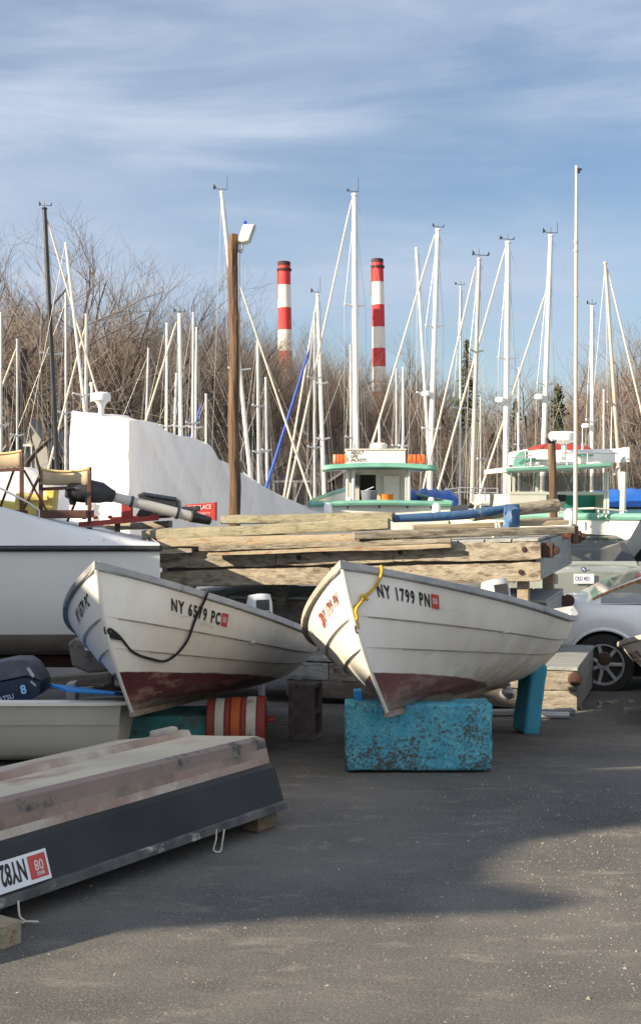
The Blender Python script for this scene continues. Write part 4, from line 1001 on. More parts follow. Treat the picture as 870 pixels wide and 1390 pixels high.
# ---------------------------------------------------------------- long-shaft motor, cowl, red frame, sign
def shaftmotor():
    t = thing('long_shaft_motor', 'long grey outboard shaft with black gearcase lying across the red frame', 'motor', tuple(at(180,700,12.7)))
    a, b = at(148,673,12.55), at(268,703,12.75)
    g = MB(); g.tube([a, a+(b-a)*.5, b], [.045,.050,.048], 16); g.build('shaft_tube', mat('tube_grey', (.46,.46,.42), (.40,.40,.37), 5, rough=.4), t, smooth=True)
    g = MB(); u = (b-a).normalized(); 
    g.tube([at(89,672,12.45), at(92,672,12.45), at(98,668,12.46), at(110,668,12.47), at(124,667,12.5), at(138,669,12.52), at(148,672,12.54), at(154,674,12.56)], [.02,.05,.09,.10,.11,.10,.07,.06], 14); gc = g.build('gearcase', M_black, t, smooth=True)
    for k in range(3):
        g = MB(); an = k*2.09+.4; c = at(97,671,12.45); g.beam(c, c+Vector((.02,math.cos(an)*.13,math.sin(an)*.10)), .07, .012); g.build('propeller_blade', M_black, t, bevel=.004)
    g = MB(); g.beam(at(100,663,12.4), at(142,662,12.5), .03, .012); g.beam(at(120,668,12.38), at(120,686,12.4), .05, .012); g.build('fin', M_black, gc)
    g = MB(); g.tube([at(259,701,12.7), at(285,707,12.8)], [.055,.04], 12); g.build('end_collar', M_black, t, smooth=True)
    for (x,y) in ((179,681),(241,697)):
        c = at(x,y,12.6+.1*(x-179)/60); g = MB(); g.tube([c-u*.012, c+u*.012], .056, 14); g.build('clamp_ring', M_black, t, smooth=True)
    t2 = thing('engine_cowling', 'black engine cowling lying behind the grey outboard shaft', 'engine cowling', tuple(at(225,700,13.1)))
    d = 13.1; outl = [at(188,671,d), at(196,668,d), at(238,675,d), at(245,680,d), at(246,692,d), at(238,700,d), at(200,704,d), at(186,700,d), at(196,684,d)]
    c_ = sum(outl, Vector())/len(outl); rows = [[c_+(p-c_)*s_+Vector((0,o_,0)) for p in outl] for o_, s_ in ((-.15,.88),(-.13,.97),(0,1),(.13,.97),(.15,.9))]
    g = MB(); g.grid(rows, closed=True); g.poly(rows[0]); g.poly(rows[-1]); g.build('cowl_body', M_black, t2, bevel=.01)
    g = MB(); g.beam(at(194,670,12.93), at(240,677,12.93), .03, .03); g.build('cowl_lip', M_navy, t2, bevel=.005)
    g = MB(); g.box(at(258,693,13.05), (.14,.14,.08)); g.box(at(268,690,13.0), (.06,.1,.05)); g.build('hinge_bracket', M_black, t2, bevel=.01)
    t3 = thing('red_frame', 'red steel frame with upright post under the grey outboard shaft', 'steel frame', tuple(at(200,715,12.9)))
    g = MB(); g.beam(at(108,712,12.6), at(215,703,12.9), .06, .045); g.beam(at(150,705,12.9), at(232,700,13.1), .05, .04); g.build('frame_beam', M_red, t3, bevel=.006)
    g = MB(); g.beam(at(173,706,12.85), at(173,684,12.85), .10, .10, up=(0,1,0)); g.build('upright', M_red, t3, bevel=.006)
    for x in (160,122): 
        g = MB(); g.beam(at(x,722,12.8), at(x,708,12.8), .05, .03, up=(0,1,0)); g.build('foot', M_rust, t3)
    for x in (115,130,150,208):
        g = MB(); g.lathe([(.022,0),(.022,.02),(.01,.03)], at(x,705-(x-110)*.03,12.75), 8); g.build('bolt', M_red, t3)
    g = MB(); g.prism([at(112,709,12.7), at(140,708,12.7), at(138,716,12.7), at(114,716,12.7)], (0,.1,0)); g.build('hub_cover', M_mastgrey, t3, bevel=.006)
    # sign
    d = 14.6; t4 = thing('sign_board', 'red sign board with white lettering leaning behind the black cowling', 'sign', tuple(at(272,708,d)))
    g = MB(); g.prism([at(252,685,d), at(292,682,d), at(292,706,d), at(250,707,d)], (0,.03,0)); bd = g.build('board', mat('sign_red', (.50,.05,.045), (.44,.045,.04), 5, rough=.5), t4)
    g = MB(); g.prism([at(292.3,681.5,d-.01), at(294.5,681.5,d-.01), at(294.5,707,d-.01), at(292.3,707,d-.01)], (0,.05,0)); g.build('edge_frame', mat('sign_maroon', (.12,.015,.02), (.1,.015,.02), 5, rough=.6), bd)
    wl = mat('sign_white', (.7,.62,.6), (.65,.58,.56), 5, rough=.6)
    g = MB(); text_on(g, 'MEAT PLACE', at(251,692.5,d)+Vector((0,-.004,0)), (1,0,.06), (-.06,0,1), .066, .78, .012)
    text_on(g, 'YOU WANT IT', at(262,699,d)+Vector((0,-.004,0)), (1,0,.03), (0,0,1), .036, .8, .004); g.build('lettering', wl, bd, fix=False)
shaftmotor()

# ---------------------------------------------------------------- lamp pole
def lamppole():
    d = 19.0; t = thing('lamp_pole', 'rough brown wooden pole carrying a white floodlight', 'lamp pole', tuple(at(318,697,d)+Vector((0,0,-.6))))
    g = MB(); pts = [at(318+ (1.2*math.sin(i*.9)) - (1.0 if i > 8 else 0), 715-(715-318)*i/14, d) for i in range(15)]
    pts = [at(318,790,d)]+pts; rad = [.088]+[.085-.018*i/14+.003*math.sin(i*2.1) for i in range(15)]
    pp = []; rr_ = []
    for i in range(len(pts)-1):
        for k in range(4): pp.append(pts[i].lerp(pts[i+1], k/4)); rr_.append(rad[i]+(rad[i+1]-rad[i])*k/4)
    pp.append(pts[-1]); rr_.append(rad[-1]); g.tube(pp, rr_, 24)
    for v in g.v:
        c_ = Vector((at(318,0,d).x, d, v.z)); dv = (v-c_); dv.z = 0
        v += dv.normalized()*(mnoise.noise(Vector((v.x*30, v.y*30, v.z*1.5)))*.014+mnoise.noise(v*4)*.01)
    g.build('pole', W_post, t, smooth=True)
    lamp = MB(); 
    f = [at(322.5,327,d-.2), at(338,327,d-.2), at(341.5,304,d-.2), at(330,304,d-.2)]
    lamp.prism([at(323,326,d-.15), at(329,329,d-.15), at(338,327,d-.15), at(346,304,d-.15), at(330,304.5,d-.15)], (.0,.26,0)); lm = lamp.build('floodlight_housing', mat('lamp_white', (.72,.73,.70), (.66,.67,.64), 5, rough=.4), t, bevel=.015)
    g = MB(); g.prism([at(338.5,325,d-.13), at(346.8,304.6,d-.13), at(347.6,305,d-.13), at(339.5,326,d-.13)], (0,.22,0)); g.build('lens', glass('lamp_glass', (.2,.22,.22), .8), lm)
    g = MB(); g.tube([at(325,327,d), at(323,333,d), at(324,341,d), at(327,343,d), at(329,335,d), at(328,329,d)], .022, 8); g.build('bracket', M_mastgrey, t, smooth=True)
    g = MB(); g.lathe([(.02,0),(.025,.02),(.012,.045)], at(333,304,d-.02), 10); g.build('photocell', mat('cell_blue', (.01,.05,.4), None, 5, rough=.3), lm)
    g = MB(); g.tube([at(325,343,d-.06), at(325.5,420,d-.07), at(325.5,560,d-.085)], .008, 6); g.build('cable', M_black, t)
lamppole()

# ---------------------------------------------------------------- shrink wrapped boats
def wrapped_big():
    t = thing('shrink_wrapped_boat', 'tall shrink wrapped white boat with radar dome, behind the lamp pole', 'boat', (-2.6,22,gz(22)))
    C = Vector((-3.02,21,0)); A = Vector((.85,.53,0)).normalized(); Pp = Vector((-.53,.85,0)).normalized()
    ridge = [(-.02,2.66,2.92),(0,2.70,3.0),(.25,2.72,2.98),(.5,2.70,2.92),(.68,2.58,2.75),(.9,2.50,2.64),(1.2,2.43,2.50),(1.42,2.38,2.42),(1.50,2.33,2.36),(1.62,2.14,2.2),(1.8,2.08,2.15),(2.15,1.84,1.9),(2.4,1.72,1.78),(2.7,1.56,1.8),(3.4,1.30,1.5),(4.2,1.10,1.25),(5.2,.9,1.0)]
    g = MB(); rows = []
    rnd = random.Random(2)
    for i, (s, z, zf) in enumerate(ridge):
        w_ = 2.5*(1-max(0,(s-2.2)/3.2)**1.6)
        row = []
        n = 30
        zb = -.25
        cen = 0 if i else .0
        for j in range(n):     # near wall up
            f = j/(n-1); out = .02*math.sin(f*PI*2+s*3)+.035*mnoise.noise(Vector((s*2.2,f*3,0)))-.06*(1-f)*0
            bulge = -.10*(f**3)*0
            row.append(C+A*s-Pp*(out*1.0)+Pp*(.10*f*f if s > .1 else .02*f)+Vector((0,0,zb+(z-zb)*f)))
        for j in range(1, 9):   # top
            f = j/8; row.append(C+A*s+Pp*(.12+(w_-.24)*f)+Vector((0,0,z+(zf-z)*f+.06*math.sin(f*PI)-.05*abs(math.sin(f*PI*2)))))
        for j in range(1, 8):
            f = j/7; row.append(C+A*s+Pp*w_+Vector((0,0,zf+(zb-zf)*f)))
        rows.append(row)
    # densify along s
    def crease(p):
        a_ = (1-abs(mnoise.noise(Vector((p.x*2.2+p.z*.9, p.z*.35, 3)))*2.2)); b_ = (1-abs(mnoise.noise(Vector((p.x*3.4-p.z*.7, p.z*.45, 13)))*2.4)); c_ = (1-abs(mnoise.noise(Vector((p.x*.5, p.z*3.0+p.x*.8, 23)))*2.4))
        return .034*max(0,a_)**4+.026*max(0,b_)**4+.008*max(0,c_)**5
    dense = []
    for a_, b_ in zip(rows, rows[1:]):
        for k in range(9):
            f = k/9; dense.append([p.lerp(q, f)+Vector((0,0,0)) for p, q in zip(a_, b_)])
    dense.append(rows[-1])
    for r_i, r in enumerate(dense):
        for k, p in enumerate(r):
            if 0 < r_i: r[k] = p+Vector((mnoise.noise(p*1.6), mnoise.noise(p*1.6+Vector((9,9,9))), mnoise.noise(p*2.1)))*.045+Vector((.5,-.85,.0))*(crease(p))
    g.grid(dense)
    # front (stern) sheet, slightly puckered
    fr = dense[0]; cpt = C+Pp*1.25+Vector((0,0,1.2))-A*.03
    n_ = len(fr); rings = [fr]
    for q in (.85,.6,.35,.12):
        rings.append([cpt+(p-cpt)*q-A*(.05*math.sin(q*PI))+Vector((1,1,0))*mnoise.noise(p*3+Vector((q*5,0,0)))*.025 for p in fr])
    g.grid(rings)
    wrap = g.build('wrap_cover', M_film, t, smooth=True)
    # radar dome in its own wrap
    c = at(138,560,21.9)
    g = MB(); g.lathe([(.05,-.15),(.045,-.05),(.05,.08),(.09,.16),(.15,.20),(.158,.25),(.15,.31),(.10,.335),(.03,.34)], c, 20); g.build('radar_dome', M_wrap, t, smooth=True)
    g = MB(); g.tube([at(125,545,21.9), at(125,523,21.9)], .02, 8); g.lathe([(.03,0),(.045,.03),(.03,.06)], at(125,524,21.9), 10); g.build('antenna', M_wrap, t, smooth=True)
wrapped_big()
def wrapped_low(label, pts, d, dep):
    """low wrapped boat: ridge outline with depth, draped both ways"""
    t = thing('shrink_wrapped_boat', label, 'boat', tuple(at((pts[0][0]+pts[-1][0])/2, 700, d)))
    rows = []
    for x, y in pts:
        top = at(x, y, d+dep/2); r = []
        for k in range(9):
            f = k/8; ang = PI*f
            r.append(Vector((top.x, d+dep*f, gz(d)-.0+(top.z-gz(d))*math.sin(ang)**.45+.04*mnoise.noise(Vector((x*.05,f*3,1))))))
        rows.append(r)
    g = MB(); g.grid(rows); g.poly(rows[0]); g.poly(rows[-1]); g.build('wrap_cover', M_film, t, smooth=True)
wrapped_low('low shrink wrapped white boat at the left, behind the director chairs', [(-60,655),(-30,645),(0,640),(30,635),(45,636),(70,650),(92,662),(105,700)], 26, 2.4)
wrapped_low('low shrink wrapped bow beside the green trimmed workboat', [(330,640),(360,662),(390,676),(420,690),(436,700)], 24.5, 1.6)

# ---------------------------------------------------------------- workboats with cabins
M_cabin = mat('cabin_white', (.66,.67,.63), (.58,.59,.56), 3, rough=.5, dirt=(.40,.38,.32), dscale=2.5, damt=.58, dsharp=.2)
M_cabcream = mat('cabin_cream', (.52,.52,.48), (.46,.46,.42), 3, rough=.6)  # cream, darker than the cabin white
def workboat():
    d = 24.0; t = thing('workboat', 'white workboat with green trimmed roof and a life jacket box', 'boat', (1.0,d,gz(d)))
    def B(x,y,dd=0): return at(x,y,d+dd)
    # hull: stern toward the viewer, going away
    rows = []
    for i in range(8):
        f = i/7; hw = 1.25*(1-f**2.5*.92); cx = B(515,690).x; yy = d-.4+6.5*f; zt = B(515,684).z+.35*f*f
        rows.append([Vector((cx-hw,yy,zt)), Vector((cx-hw*.96,yy,zt-.35)), Vector((cx-hw*.8,yy,zt-.9)), Vector((cx-hw*.3,yy,zt-1.2)), Vector((cx,yy,zt-1.3)), Vector((cx+hw*.3,yy,zt-1.2)), Vector((cx+hw*.8,yy,zt-.9)), Vector((cx+hw*.96,yy,zt-.35)), Vector((cx+hw,yy,zt))])
    g = MB(); g.grid(rows); g.poly(rows[0]); g.build('hull', M_cabin, t, smooth=True)
    g = MB()
    for k in (0,-1): g.tube([r[k]+Vector((0,0,.02)) for r in rows], .045, 8)
    g.tube([rows[0][0]+Vector((0,-.02,.0)), (rows[0][0]+rows[0][-1])/2+Vector((0,-.12,.03)), rows[0][-1]+Vector((0,-.02,0))], .05, 8); g.build('green_gunwale', M_green, t, smooth=True)
    g = MB(); zt = rows[0][0].z-.25; g.add([rows[0][0]*1,rows[0][-1]*1,rows[5][-1]*1,rows[5][0]*1], [(0,1,2,3)]); 
    for v in g.v: v.z = zt+.1
    g.build('deck', mat('deck_grey', (.3,.34,.33), None, 4, rough=.7), t)
    # cabin walls
    g = MB(); xl, xr = B(476,0).x, B(557,0).x; zb, ztp = zt, B(0,636).z
    g.box(((xl+B(490,0).x)/2, d+1.0, (zb+ztp)/2), (B(490,0).x-xl, .06, ztp-zb))
    g.box(((B(513,0).x+xr)/2, d+1.0, (zb+ztp)/2), (xr-B(513,0).x, .06, ztp-zb))
    g.box(((xl+xr)/2, d+1.0, ztp-.05), (xr-xl, .064, .1))
    g.box((xl-.0, d+2.2, (zb+ztp)/2), (.05, 2.4, ztp-zb)); g.box((xr+.0, d+2.2, (zb+ztp)/2), (.05, 2.4, ztp-zb)); g.box(((xl+xr)/2, d+3.4, (zb+ztp)/2), (xr-xl,.05,ztp-zb))
    g.build('cabin_wall', M_cabcream, t, bevel=.006)
    g = MB(); g.box((B(535,0).x, d+.96, (zb+ztp)/2-.02), (.30,.03,ztp-zb-.2)); dr_ = g.build('cabin_door', M_cabin, t, bevel=.004)
    for x in (523,548): 
        g = MB(); g.box((B(x,0).x, d+.935, (zb+ztp)/2-.02), (.012,.015,ztp-zb-.2)); g.build('door_seam', M_mastgrey, dr_)
    # roof with green fascia, crowned
    def roofrow(yy, n=13):
        r = []
        for i in range(n):
            f = i/(n-1); x = B(437,0).x+(B(592,0).x-B(437,0).x)*f; r.append(Vector((x, yy, B(0,637).z+.05*math.sin(PI*min(1,max(0,f)))-(.0))))
        return r
    g = MB(); g.grid([roofrow(d+.1), roofrow(d+3.6)]); o = g.build('roof', M_cabin, t, smooth=True, fix=False); md = o.modifiers.new('s','SOLIDIFY'); md.thickness = .05; md.offset = 1
    g = MB(); rr = roofrow(d+.08); g.grid([[p+Vector((0,-.01,-.035)) for p in rr],[p+Vector((0,-.03,.0)) for p in rr],[p+Vector((0,-.01,.075)) for p in rr]]); o = g.build('green_fascia', M_green, t, smooth=True, fix=False); md = o.modifiers.new('s','SOLIDIFY'); md.thickness = .02
    # posts
    for x, m in ((472,M_cabin),(480,M_cabin),(552,M_mastgrey),(556,M_cabin)):
        g = MB(); g.tube([Vector((B(x,0).x,d+.25,zb)), Vector((B(x,0).x,d+.25,ztp+.04))], .03 if m is M_cabin else .018, 8); g.build('roof_post', m, t, smooth=True)
    # rail
    g = MB(); z = B(0,683).z; g.tube([B(432,689,-.35), B(450,686,-.4), B(480,684,-.42), B(520,682.5,-.42), B(560,683,-.42), B(585,683,-.4), B(598,689,-.3)], .022, 8); g.build('stern_rail', M_brown, t, smooth=True)
    for x in (472,515,553,585):
        g = MB(); g.tube([B(x,690,-.4), B(x,683.5,-.4)], .016, 6); g.build('rail_stanchion', M_rust, t)
    # box on roof with lettering
    g = MB(); xa, xb = B(470,0,.5).x, B(550,0,.5).x; za, zb2 = B(0,633,.5).z+.02, B(0,611,.5).z
    g.box(((xa+xb)/2, d+.8, (za+zb2)/2), (xb-xa,.7,zb2-za)); bx = g.build('roof_box', M_cabin, t, bevel=.008)
    g = MB(); g.box(((xa+xb)/2, d+.8, zb2+.012), (xb-xa+.04,.74,.025)); g.build('box_lid', M_cabcream, bx, bevel=.004)
    g = MB()
    for i, s in enumerate(('ADULT','LIFE','JACKETS')): text_on(g, s, Vector((xa+.08, d+.445, zb2-.075-.068*i)), (1,0,0), (0,0,1), .078, .95, .02)
    g.build('lettering', M_numblack, bx, fix=False)
    # orange life jacket rolls
    for j, (x0, x1) in enumerate(((452,470),(553,577))):
        a_, b_ = B(x0,623,.5), B(x1,623,.5); t2 = thing('life_jacket_roll', ['rolled orange life jackets at the left of the workboat roof box','rolled orange life jackets at the right of the workboat roof box'][j], 'life jackets', tuple((a_+b_)/2), 'orange life jackets on the workboat roof')
        n = 4
        for k in range(n):
            p0 = a_+(b_-a_)*(k/n); p1 = a_+(b_-a_)*((k+.88)/n); g = MB(); g.tube([p0, p0.lerp(p1,.12), p0.lerp(p1,.88), p1], [.045,.085,.085,.045], 12); g.build('vest', M_orange if (j or k) else mat('vest_faded', (.75,.35,.25), None, 5, rough=.8), t2, smooth=True)
    # radar
    t3 = t; g = MB(); g.box(B(518,612,.9), (.22,.2,.06)); g.lathe([(.05,0),(.13,.02),(.16,.05),(.16,.12),(.11,.15)], B(514,612,.9), 16); g.build('radar_dome', M_cabin, t3, smooth=True)
    g = MB(); g.tube([B(515,606,.9), B(514.5,572,.9)], .02, 8); g.build('radar_mast', M_mast, t3)
    # flag
    g = MB(); rows = [[B(515+5*k/4+f*1.2, 592+16*f+math.sin(k)*1, .85+.03*math.sin(k*2)) for k in range(5)] for f in (0,.25,.5,.75,1)]
    o = tag(g.build('flag', [mat('flag_red', (.5,.03,.04), None, 5, rough=.8), mat('flag_white', (.7,.7,.7), None, 5, rough=.8)], org=tuple(B(515,592,.85)), fix=False), 'small red and white flag drooping over the workboat radar', 'flag')
    for i, p in enumerate(o.data.polygons): p.material_index = i % 2
    # bins
    t4 = thing('grey_bin', 'grey plastic bin with open lid on the workboat deck', 'bin', tuple(B(501,684)))
    g = MB(); g.lathe([(.11,0),(.13,.02),(.15,.20),(.16,.22),(.15,.23)], Vector((B(501,0).x,d-.0,B(0,683).z)), 18); g.build('bin_body', mat('bin_grey', (.16,.19,.22), (.2,.23,.26), 4, rough=.6), t4, smooth=True)
    g = MB(); g.box(B(500,664,.1), (.20,.22,.02), Matrix.Rotation(R(-24),3,'Y')); g.build('lid', mat('lid_grey', (.42,.45,.48), None, 4, rough=.6), t4, bevel=.006)
    g = MB(); g.lathe([(.10,0),(.105,.01),(.128,.15),(.135,.16),(.125,.16)], Vector((B(525,0).x,d-.0,B(0,683).z)), 18)
    tag(g.build('orange_bucket', mat('bucket_orange', (.75,.22,.02), (.65,.18,.02), 4, rough=.5), org=tuple(B(525,683)), smooth=True), 'orange bucket beside the grey bin on the workboat deck', 'bucket')
    # white lantern balls on the rail
    for j, x in enumerate((474,585)):
        g = MB(); g.lathe([(.02,0),(.05,.02),(.06,.06),(.05,.10),(.02,.12)], B(x,684,-.35), 12); tag(g.build('rail_float', M_wrap, org=tuple(B(x,684,-.35)), smooth=True), ['white ball float at the left end of the workboat rail','white ball float at the right end of the workboat rail'][j], 'float')
workboat()
def whips(boat, specs):
    for x0, y0, x1, y1, d in specs:
        g = MB(); g.tube([at(x0,y0,d), at(x1,y1,d)], [.012,.006], 6); g.tube([at(x0,y0,d), at(x0,y0,d)+Vector((0,0,.12))], .02, 6); g.build('whip_antenna', M_mast, boat, smooth=True)
wb = bpy.data.objects['workboat']
whips(wb, ((485,616,484,560,24.8),(545,616,547,575,24.8)))
for x in (445,592):
    g = MB(); g.lathe([(.03,-.16),(.07,-.12),(.08,0),(.07,.12),(.03,.16)], at(x,695,23.4), 12); g.build('fender', M_wrap, wb, smooth=True)
for x0, x1 in ((478,489),):
    g = MB(); g.box(((at(x0,0,25).x+at(x1,0,25).x)/2, 24.96, at(0,652,25).z), (.14,.02,.28)); g.build('side_window', glass('cabin_glass', (.05,.07,.07), .30), wb)
def trawler():
    d = 22.5; t = thing('trawler', 'white cabin trawler with sea green roof edge and red inflatable on top', 'boat', (4.2,d,gz(d)))
    def B(x,y,dd=0): return at(x,y,d+dd)
    gl = glass('cabin_glass', (.05,.07,.07), .30)
    # hull: near quarter + side running back right
    stn = []
    for i in range(10):
        f = i/9; p = Vector((B(823,0).x, d-.4, 0))
        # near port corner walks to the bow at the far right
        sh = B(0,700).z+.25*f*f
        stn.append((f, sh))
    rows = []
    axis = Vector((.42,.91,0)).normalized(); lat = Vector((-.91,.42,0)).normalized()
    for f, sh in stn:
        c = Vector((B(823,0).x, d-1.0, 0))+axis*(7.0*f); hw = 2.6*(1-f**2.2*.9); off = (2.6-hw)/2
        R0 = c+lat*off; L0 = c+lat*(off+hw)
        rows.append([R0+Vector((0,0,sh))-lat*.35*1.0, R0+Vector((0,0,sh-.45))-lat*.10, R0+Vector((0,0,sh-.9))+lat*.25, R0+lat*hw*.5+Vector((0,0,sh-1.25)), L0-lat*.25+Vector((0,0,sh-.9)), L0+lat*.10+Vector((0,0,sh-.45)), L0+lat*.35+Vector((0,0,sh))])
    g = MB(); g.grid(rows); g.poly(rows[0]); g.build('hull', M_cabin, t, smooth=True)
    g = MB(); g.tube([r[0] for r in rows], .06, 8); g.tube([rows[0][0], rows[0][-1]], .06, 8); g.tube([r[-1] for r in rows], .06, 8); g.build('green_gunwale', M_green, t, smooth=True)
    g = MB(); g.grid([[r[0]-Vector((0,0,.05)), r[-1]-Vector((0,0,.05))] for r in rows]); g.build('deck', M_green, t)
    # cabin: posts, sill, glazed front, interior bulkhead
    zf = B(0,700).z; zs = B(0,671).z; zr = B(0,641).z
    xl, xr = B(694,0).x, B(829,0).x; wd = xr-xl
    g = MB(); g.box(((xl+B(745,0).x)/2, d+.3, (zf+zs)/2), (B(745,0).x-xl, .06, zs-zf)); g.box((xl,d+1.5,(zf+zs)/2), (.05,2.4,zs-zf)); g.box((xr,d+1.5,(zf+zs)/2), (.05,2.4,zs-zf)); g.box(((xl+xr)/2, d+2.7, (zf+zs)/2), (wd,.05,zs-zf)); g.build('cabin_wall', M_cabcream, t, bevel=.006)
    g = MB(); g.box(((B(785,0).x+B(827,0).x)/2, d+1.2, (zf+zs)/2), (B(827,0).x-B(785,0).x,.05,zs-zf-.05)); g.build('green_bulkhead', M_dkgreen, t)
    g = MB(); g.box(((xl+xr)/2, d+.3, zs+.02), (wd,.08,.05)); g.build('window_sill', M_cabcream, t)
    for x in (694,700,732,757,786,826,829):
        g = MB(); g.beam(Vector((B(x,0).x,d+.3,zf)), Vector((B(x,0).x,d+.3,zr)), .045, .05, up=(0,1,0)); g.build('window_post', M_cabin if x in (694,829) else M_cabcream, t)
    for x0, x1 in ((702,731),(733,756),(758,785),(787,825)):
        g = MB(); a_, b_ = B(x0,0).x, B(x1,0).x; g.box(((a_+b_)/2,d+.3,(zs+zr)/2+.02), (b_-a_,.01,zr-zs-.06)); g.build('window', gl, t)
    for x0, x1 in ((705,728),(735,780),(790,822)):
        g = MB(); a_, b_ = B(x0,0).x*1.1, B(x1,0).x*1.1; g.box(((a_+b_)/2,d+2.7,(zs+zr)/2+.02), (b_-a_,.01,zr-zs-.1)); g.build('rear_window', gl, t)
    g = MB(); g.tube([Vector((xr+.1,d-.4,zf)), Vector((xr+.12,d-.4,zr))], .05, 10); g.build('roof_post', M_mast, t, smooth=True)
    g = MB(); g.box((B(775,0).x, d+.9, zs-.05), (.14,.1,.16)); g.build('helm_console', M_black, t, bevel=.02)
    # roof slab with green lip, slightly tilted
    g = MB(); a_, b_ = B(687,640,-.1), B(832,629,-.1)
    g.prism([B(688,641,-.2), B(828,635,-.2), B(828,630,-.2), B(688,634,-.2)], (0,3.2,0)); g.build('roof', M_cabin, t, bevel=.01)
    g = MB(); g.prism([B(686,640,-.25), B(830,632.5,-.25), B(830,628,-.25), B(686,635.5,-.25)], (0,.05,0)); g.build('green_fascia', M_green, t, bevel=.01)
    # flybridge
    g = MB(); g.prism([B(699,633,.6), B(835,628,.6), B(835,609,.6), B(705,612,.6)], (0,.06,0)); g.box(B(835,619,1.6), (.05,2.0,.26)); g.box(B(703,621,1.6), (.05,2.0,.24)); g.build('flybridge_wall', M_wrap, t, bevel=.01)
    g = MB(); rows = [[B(697+6*k/5+0, 634-0*k, .2+.1*k) for k in range(2)]]
    prof = [(696,634),(697,626),(700,618),(705,613),(712,612),(712,634)]
    g.prism([B(x,y,.3) for x,y in prof], (0,.1,0)); g.build('side_wing', M_green, t, bevel=.008)
    for x0,x1,y in ((708,744,621),(783,805,615)):
        g = MB(); g.prism([B(x0,y+5,.5), B(x1,y+4,.5), B(x1,y,.5), B(x0,y+1,.5)], (0,.08,0)); g.build('green_coaming', M_green, t, bevel=.01)
    for x in (716,728,800):
        g = MB(); g.box(B(x,632,.45), (.1,.1,.12)); g.build('seat_box', M_wrap, t, bevel=.01)
    g = MB(); g.box(B(737,617,.3), (.24,.2,.17)); g.build('console', M_cabin, t, bevel=.015)
    # rails
    g = MB(); 
    g.tube([B(690,622,.2), B(720,618,.3), B(745,613,.3)], .014, 6); g.tube([B(760,615,.3), B(838,615,.5)], .014, 6)
    for x in (690,720,769,797,838): g.tube([B(x,636,.3), B(x,616,.3)], .012, 6)
    g.build('fly_rail', M_alu, t)
    g = MB(); g.tube([B(752,692,-1.1), B(805,690,-1.1), B(850,694,-.9)], .02, 6)
    for x in (757,812,822,845): g.tube([B(x,702,-1), B(x,691,-1)], .018, 6)
    g.build('deck_rail', M_cabin, t)
    # radar on post
    g = MB(); g.tube([B(765,625,.4), B(765,598,.4)], .045, 10); g.build('radar_post', M_mast, t, smooth=True)
    g = MB(); g.lathe([(.05,-.06),(.16,-.04),(.24,0),(.25,.05),(.25,.12),(.22,.15),(.08,.16)], B(764,598,.4), 20); g.build('radar_dome', M_wrap, t, smooth=True)
    g = MB(); g.tube([B(833,645,-.1), B(838,634,-.1)], .03, 8); g.build('horn', M_masttan, t)
    # red inflatable
    t2 = thing('inflatable_boat', 'red inflatable boat lying upside down on the trawler roof', 'inflatable boat', tuple(B(765,612,1.3)))
    g = MB(); P_ = []
    for i in range(15):
        f = i/14; x = 720+84*f; P_.append((B(x, 613-2.5*math.sin(PI*f)**.6, 1.3), .04+.07*math.sin(PI*min(1,max(.0,f)))**.5))
    g.tube([p for p,_ in P_], [r for _,r in P_], 14); g.tube([p+Vector((0,.7,0)) for p,_ in P_], [r for _,r in P_], 14); g.build('tube', mat('inflatable_red', (.33,.045,.03), (.26,.035,.025), 4, rough=.6), t2, smooth=True)
    g = MB(); g.grid([[p+Vector((0,0,r*.8)), p+Vector((0,.35,r*1.25)), p+Vector((0,.7,r*.8))] for p, r in P_]); g.build('floor', mat('inflatable_red2', (.30,.04,.027), None, 4, rough=.6), t2, smooth=True)
trawler()
tw = bpy.data.objects['trawler']
whips(tw, ((703,634,702,560,23.5),(828,628,830,552,23.5),(790,612,790,575,23.6)))
for x, y in ((772,706),):
    g = MB(); g.lathe([(.03,-.18),(.08,-.13),(.09,0),(.08,.13),(.03,.18)], at(x,y,20.9), 12); g.build('fender', M_wrap, tw, smooth=True)
def tarpboat(label, x0, x1, ytop, ybot, d, hullm):
    t = thing('tarp_covered_boat', label, 'boat', tuple(at((x0+x1)/2, ybot, d)), 'boats under blue tarps')
    rows = []; n = 14
    for i in range(n+1):
        f = i/n; x = x0+(x1-x0)*f; z1 = at(x, ytop+6*abs(f-.5)+2*math.sin(i*1.9), d).z; z0 = at(x, ybot, d).z
        rows.append([Vector((at(x,0,d).x, d+2.2*k/8, z0+(z1-z0)*math.sin(PI*k/8)**.5+.05*mnoise.noise(Vector((x*.08,k*.7,2))))) for k in range(9)])
    g = MB(); g.grid(rows); g.poly(rows[0]); g.poly(rows[-1]); g.build('tarp', M_tarp, t, smooth=True)
    g = MB(); a_, b_ = at(x0,ybot,d).x, at(x1,ybot,d).x; z0 = at(0,ybot,d).z; cx = (a_+b_)/2; hw = (b_-a_)/2
    rows = []
    for i in range(9):
        f = i/8; xx = a_-.2+(b_-a_+.4)*f; dep = 1.1*(1-abs(2*f-1)**3*.8)
        rows.append([Vector((xx, d-.05, z0+.03)), Vector((xx, d+.1, z0-.3)), Vector((xx, d+1.1-.4*dep, z0-.9)), Vector((xx, d+1.1, z0-1.1)), Vector((xx,d+2.1,z0-.3)), Vector((xx,d+2.25,z0+.03))])
    g.v = []; g.f = []; g.m = []; g.grid(rows); g.poly(rows[0]); g.poly(rows[-1]); g.build('hull', hullm, t, smooth=True)
tarpboat('boat under a bright blue tarp beside the workboat', 553, 622, 664, 688, 27, M_cabin)
tarpboat('dark hulled boat under a blue tarp at the right edge', 826, 935, 663, 690, 26, mat('dark_hull', (.035,.04,.045), (.05,.055,.06), 3, rough=.4))

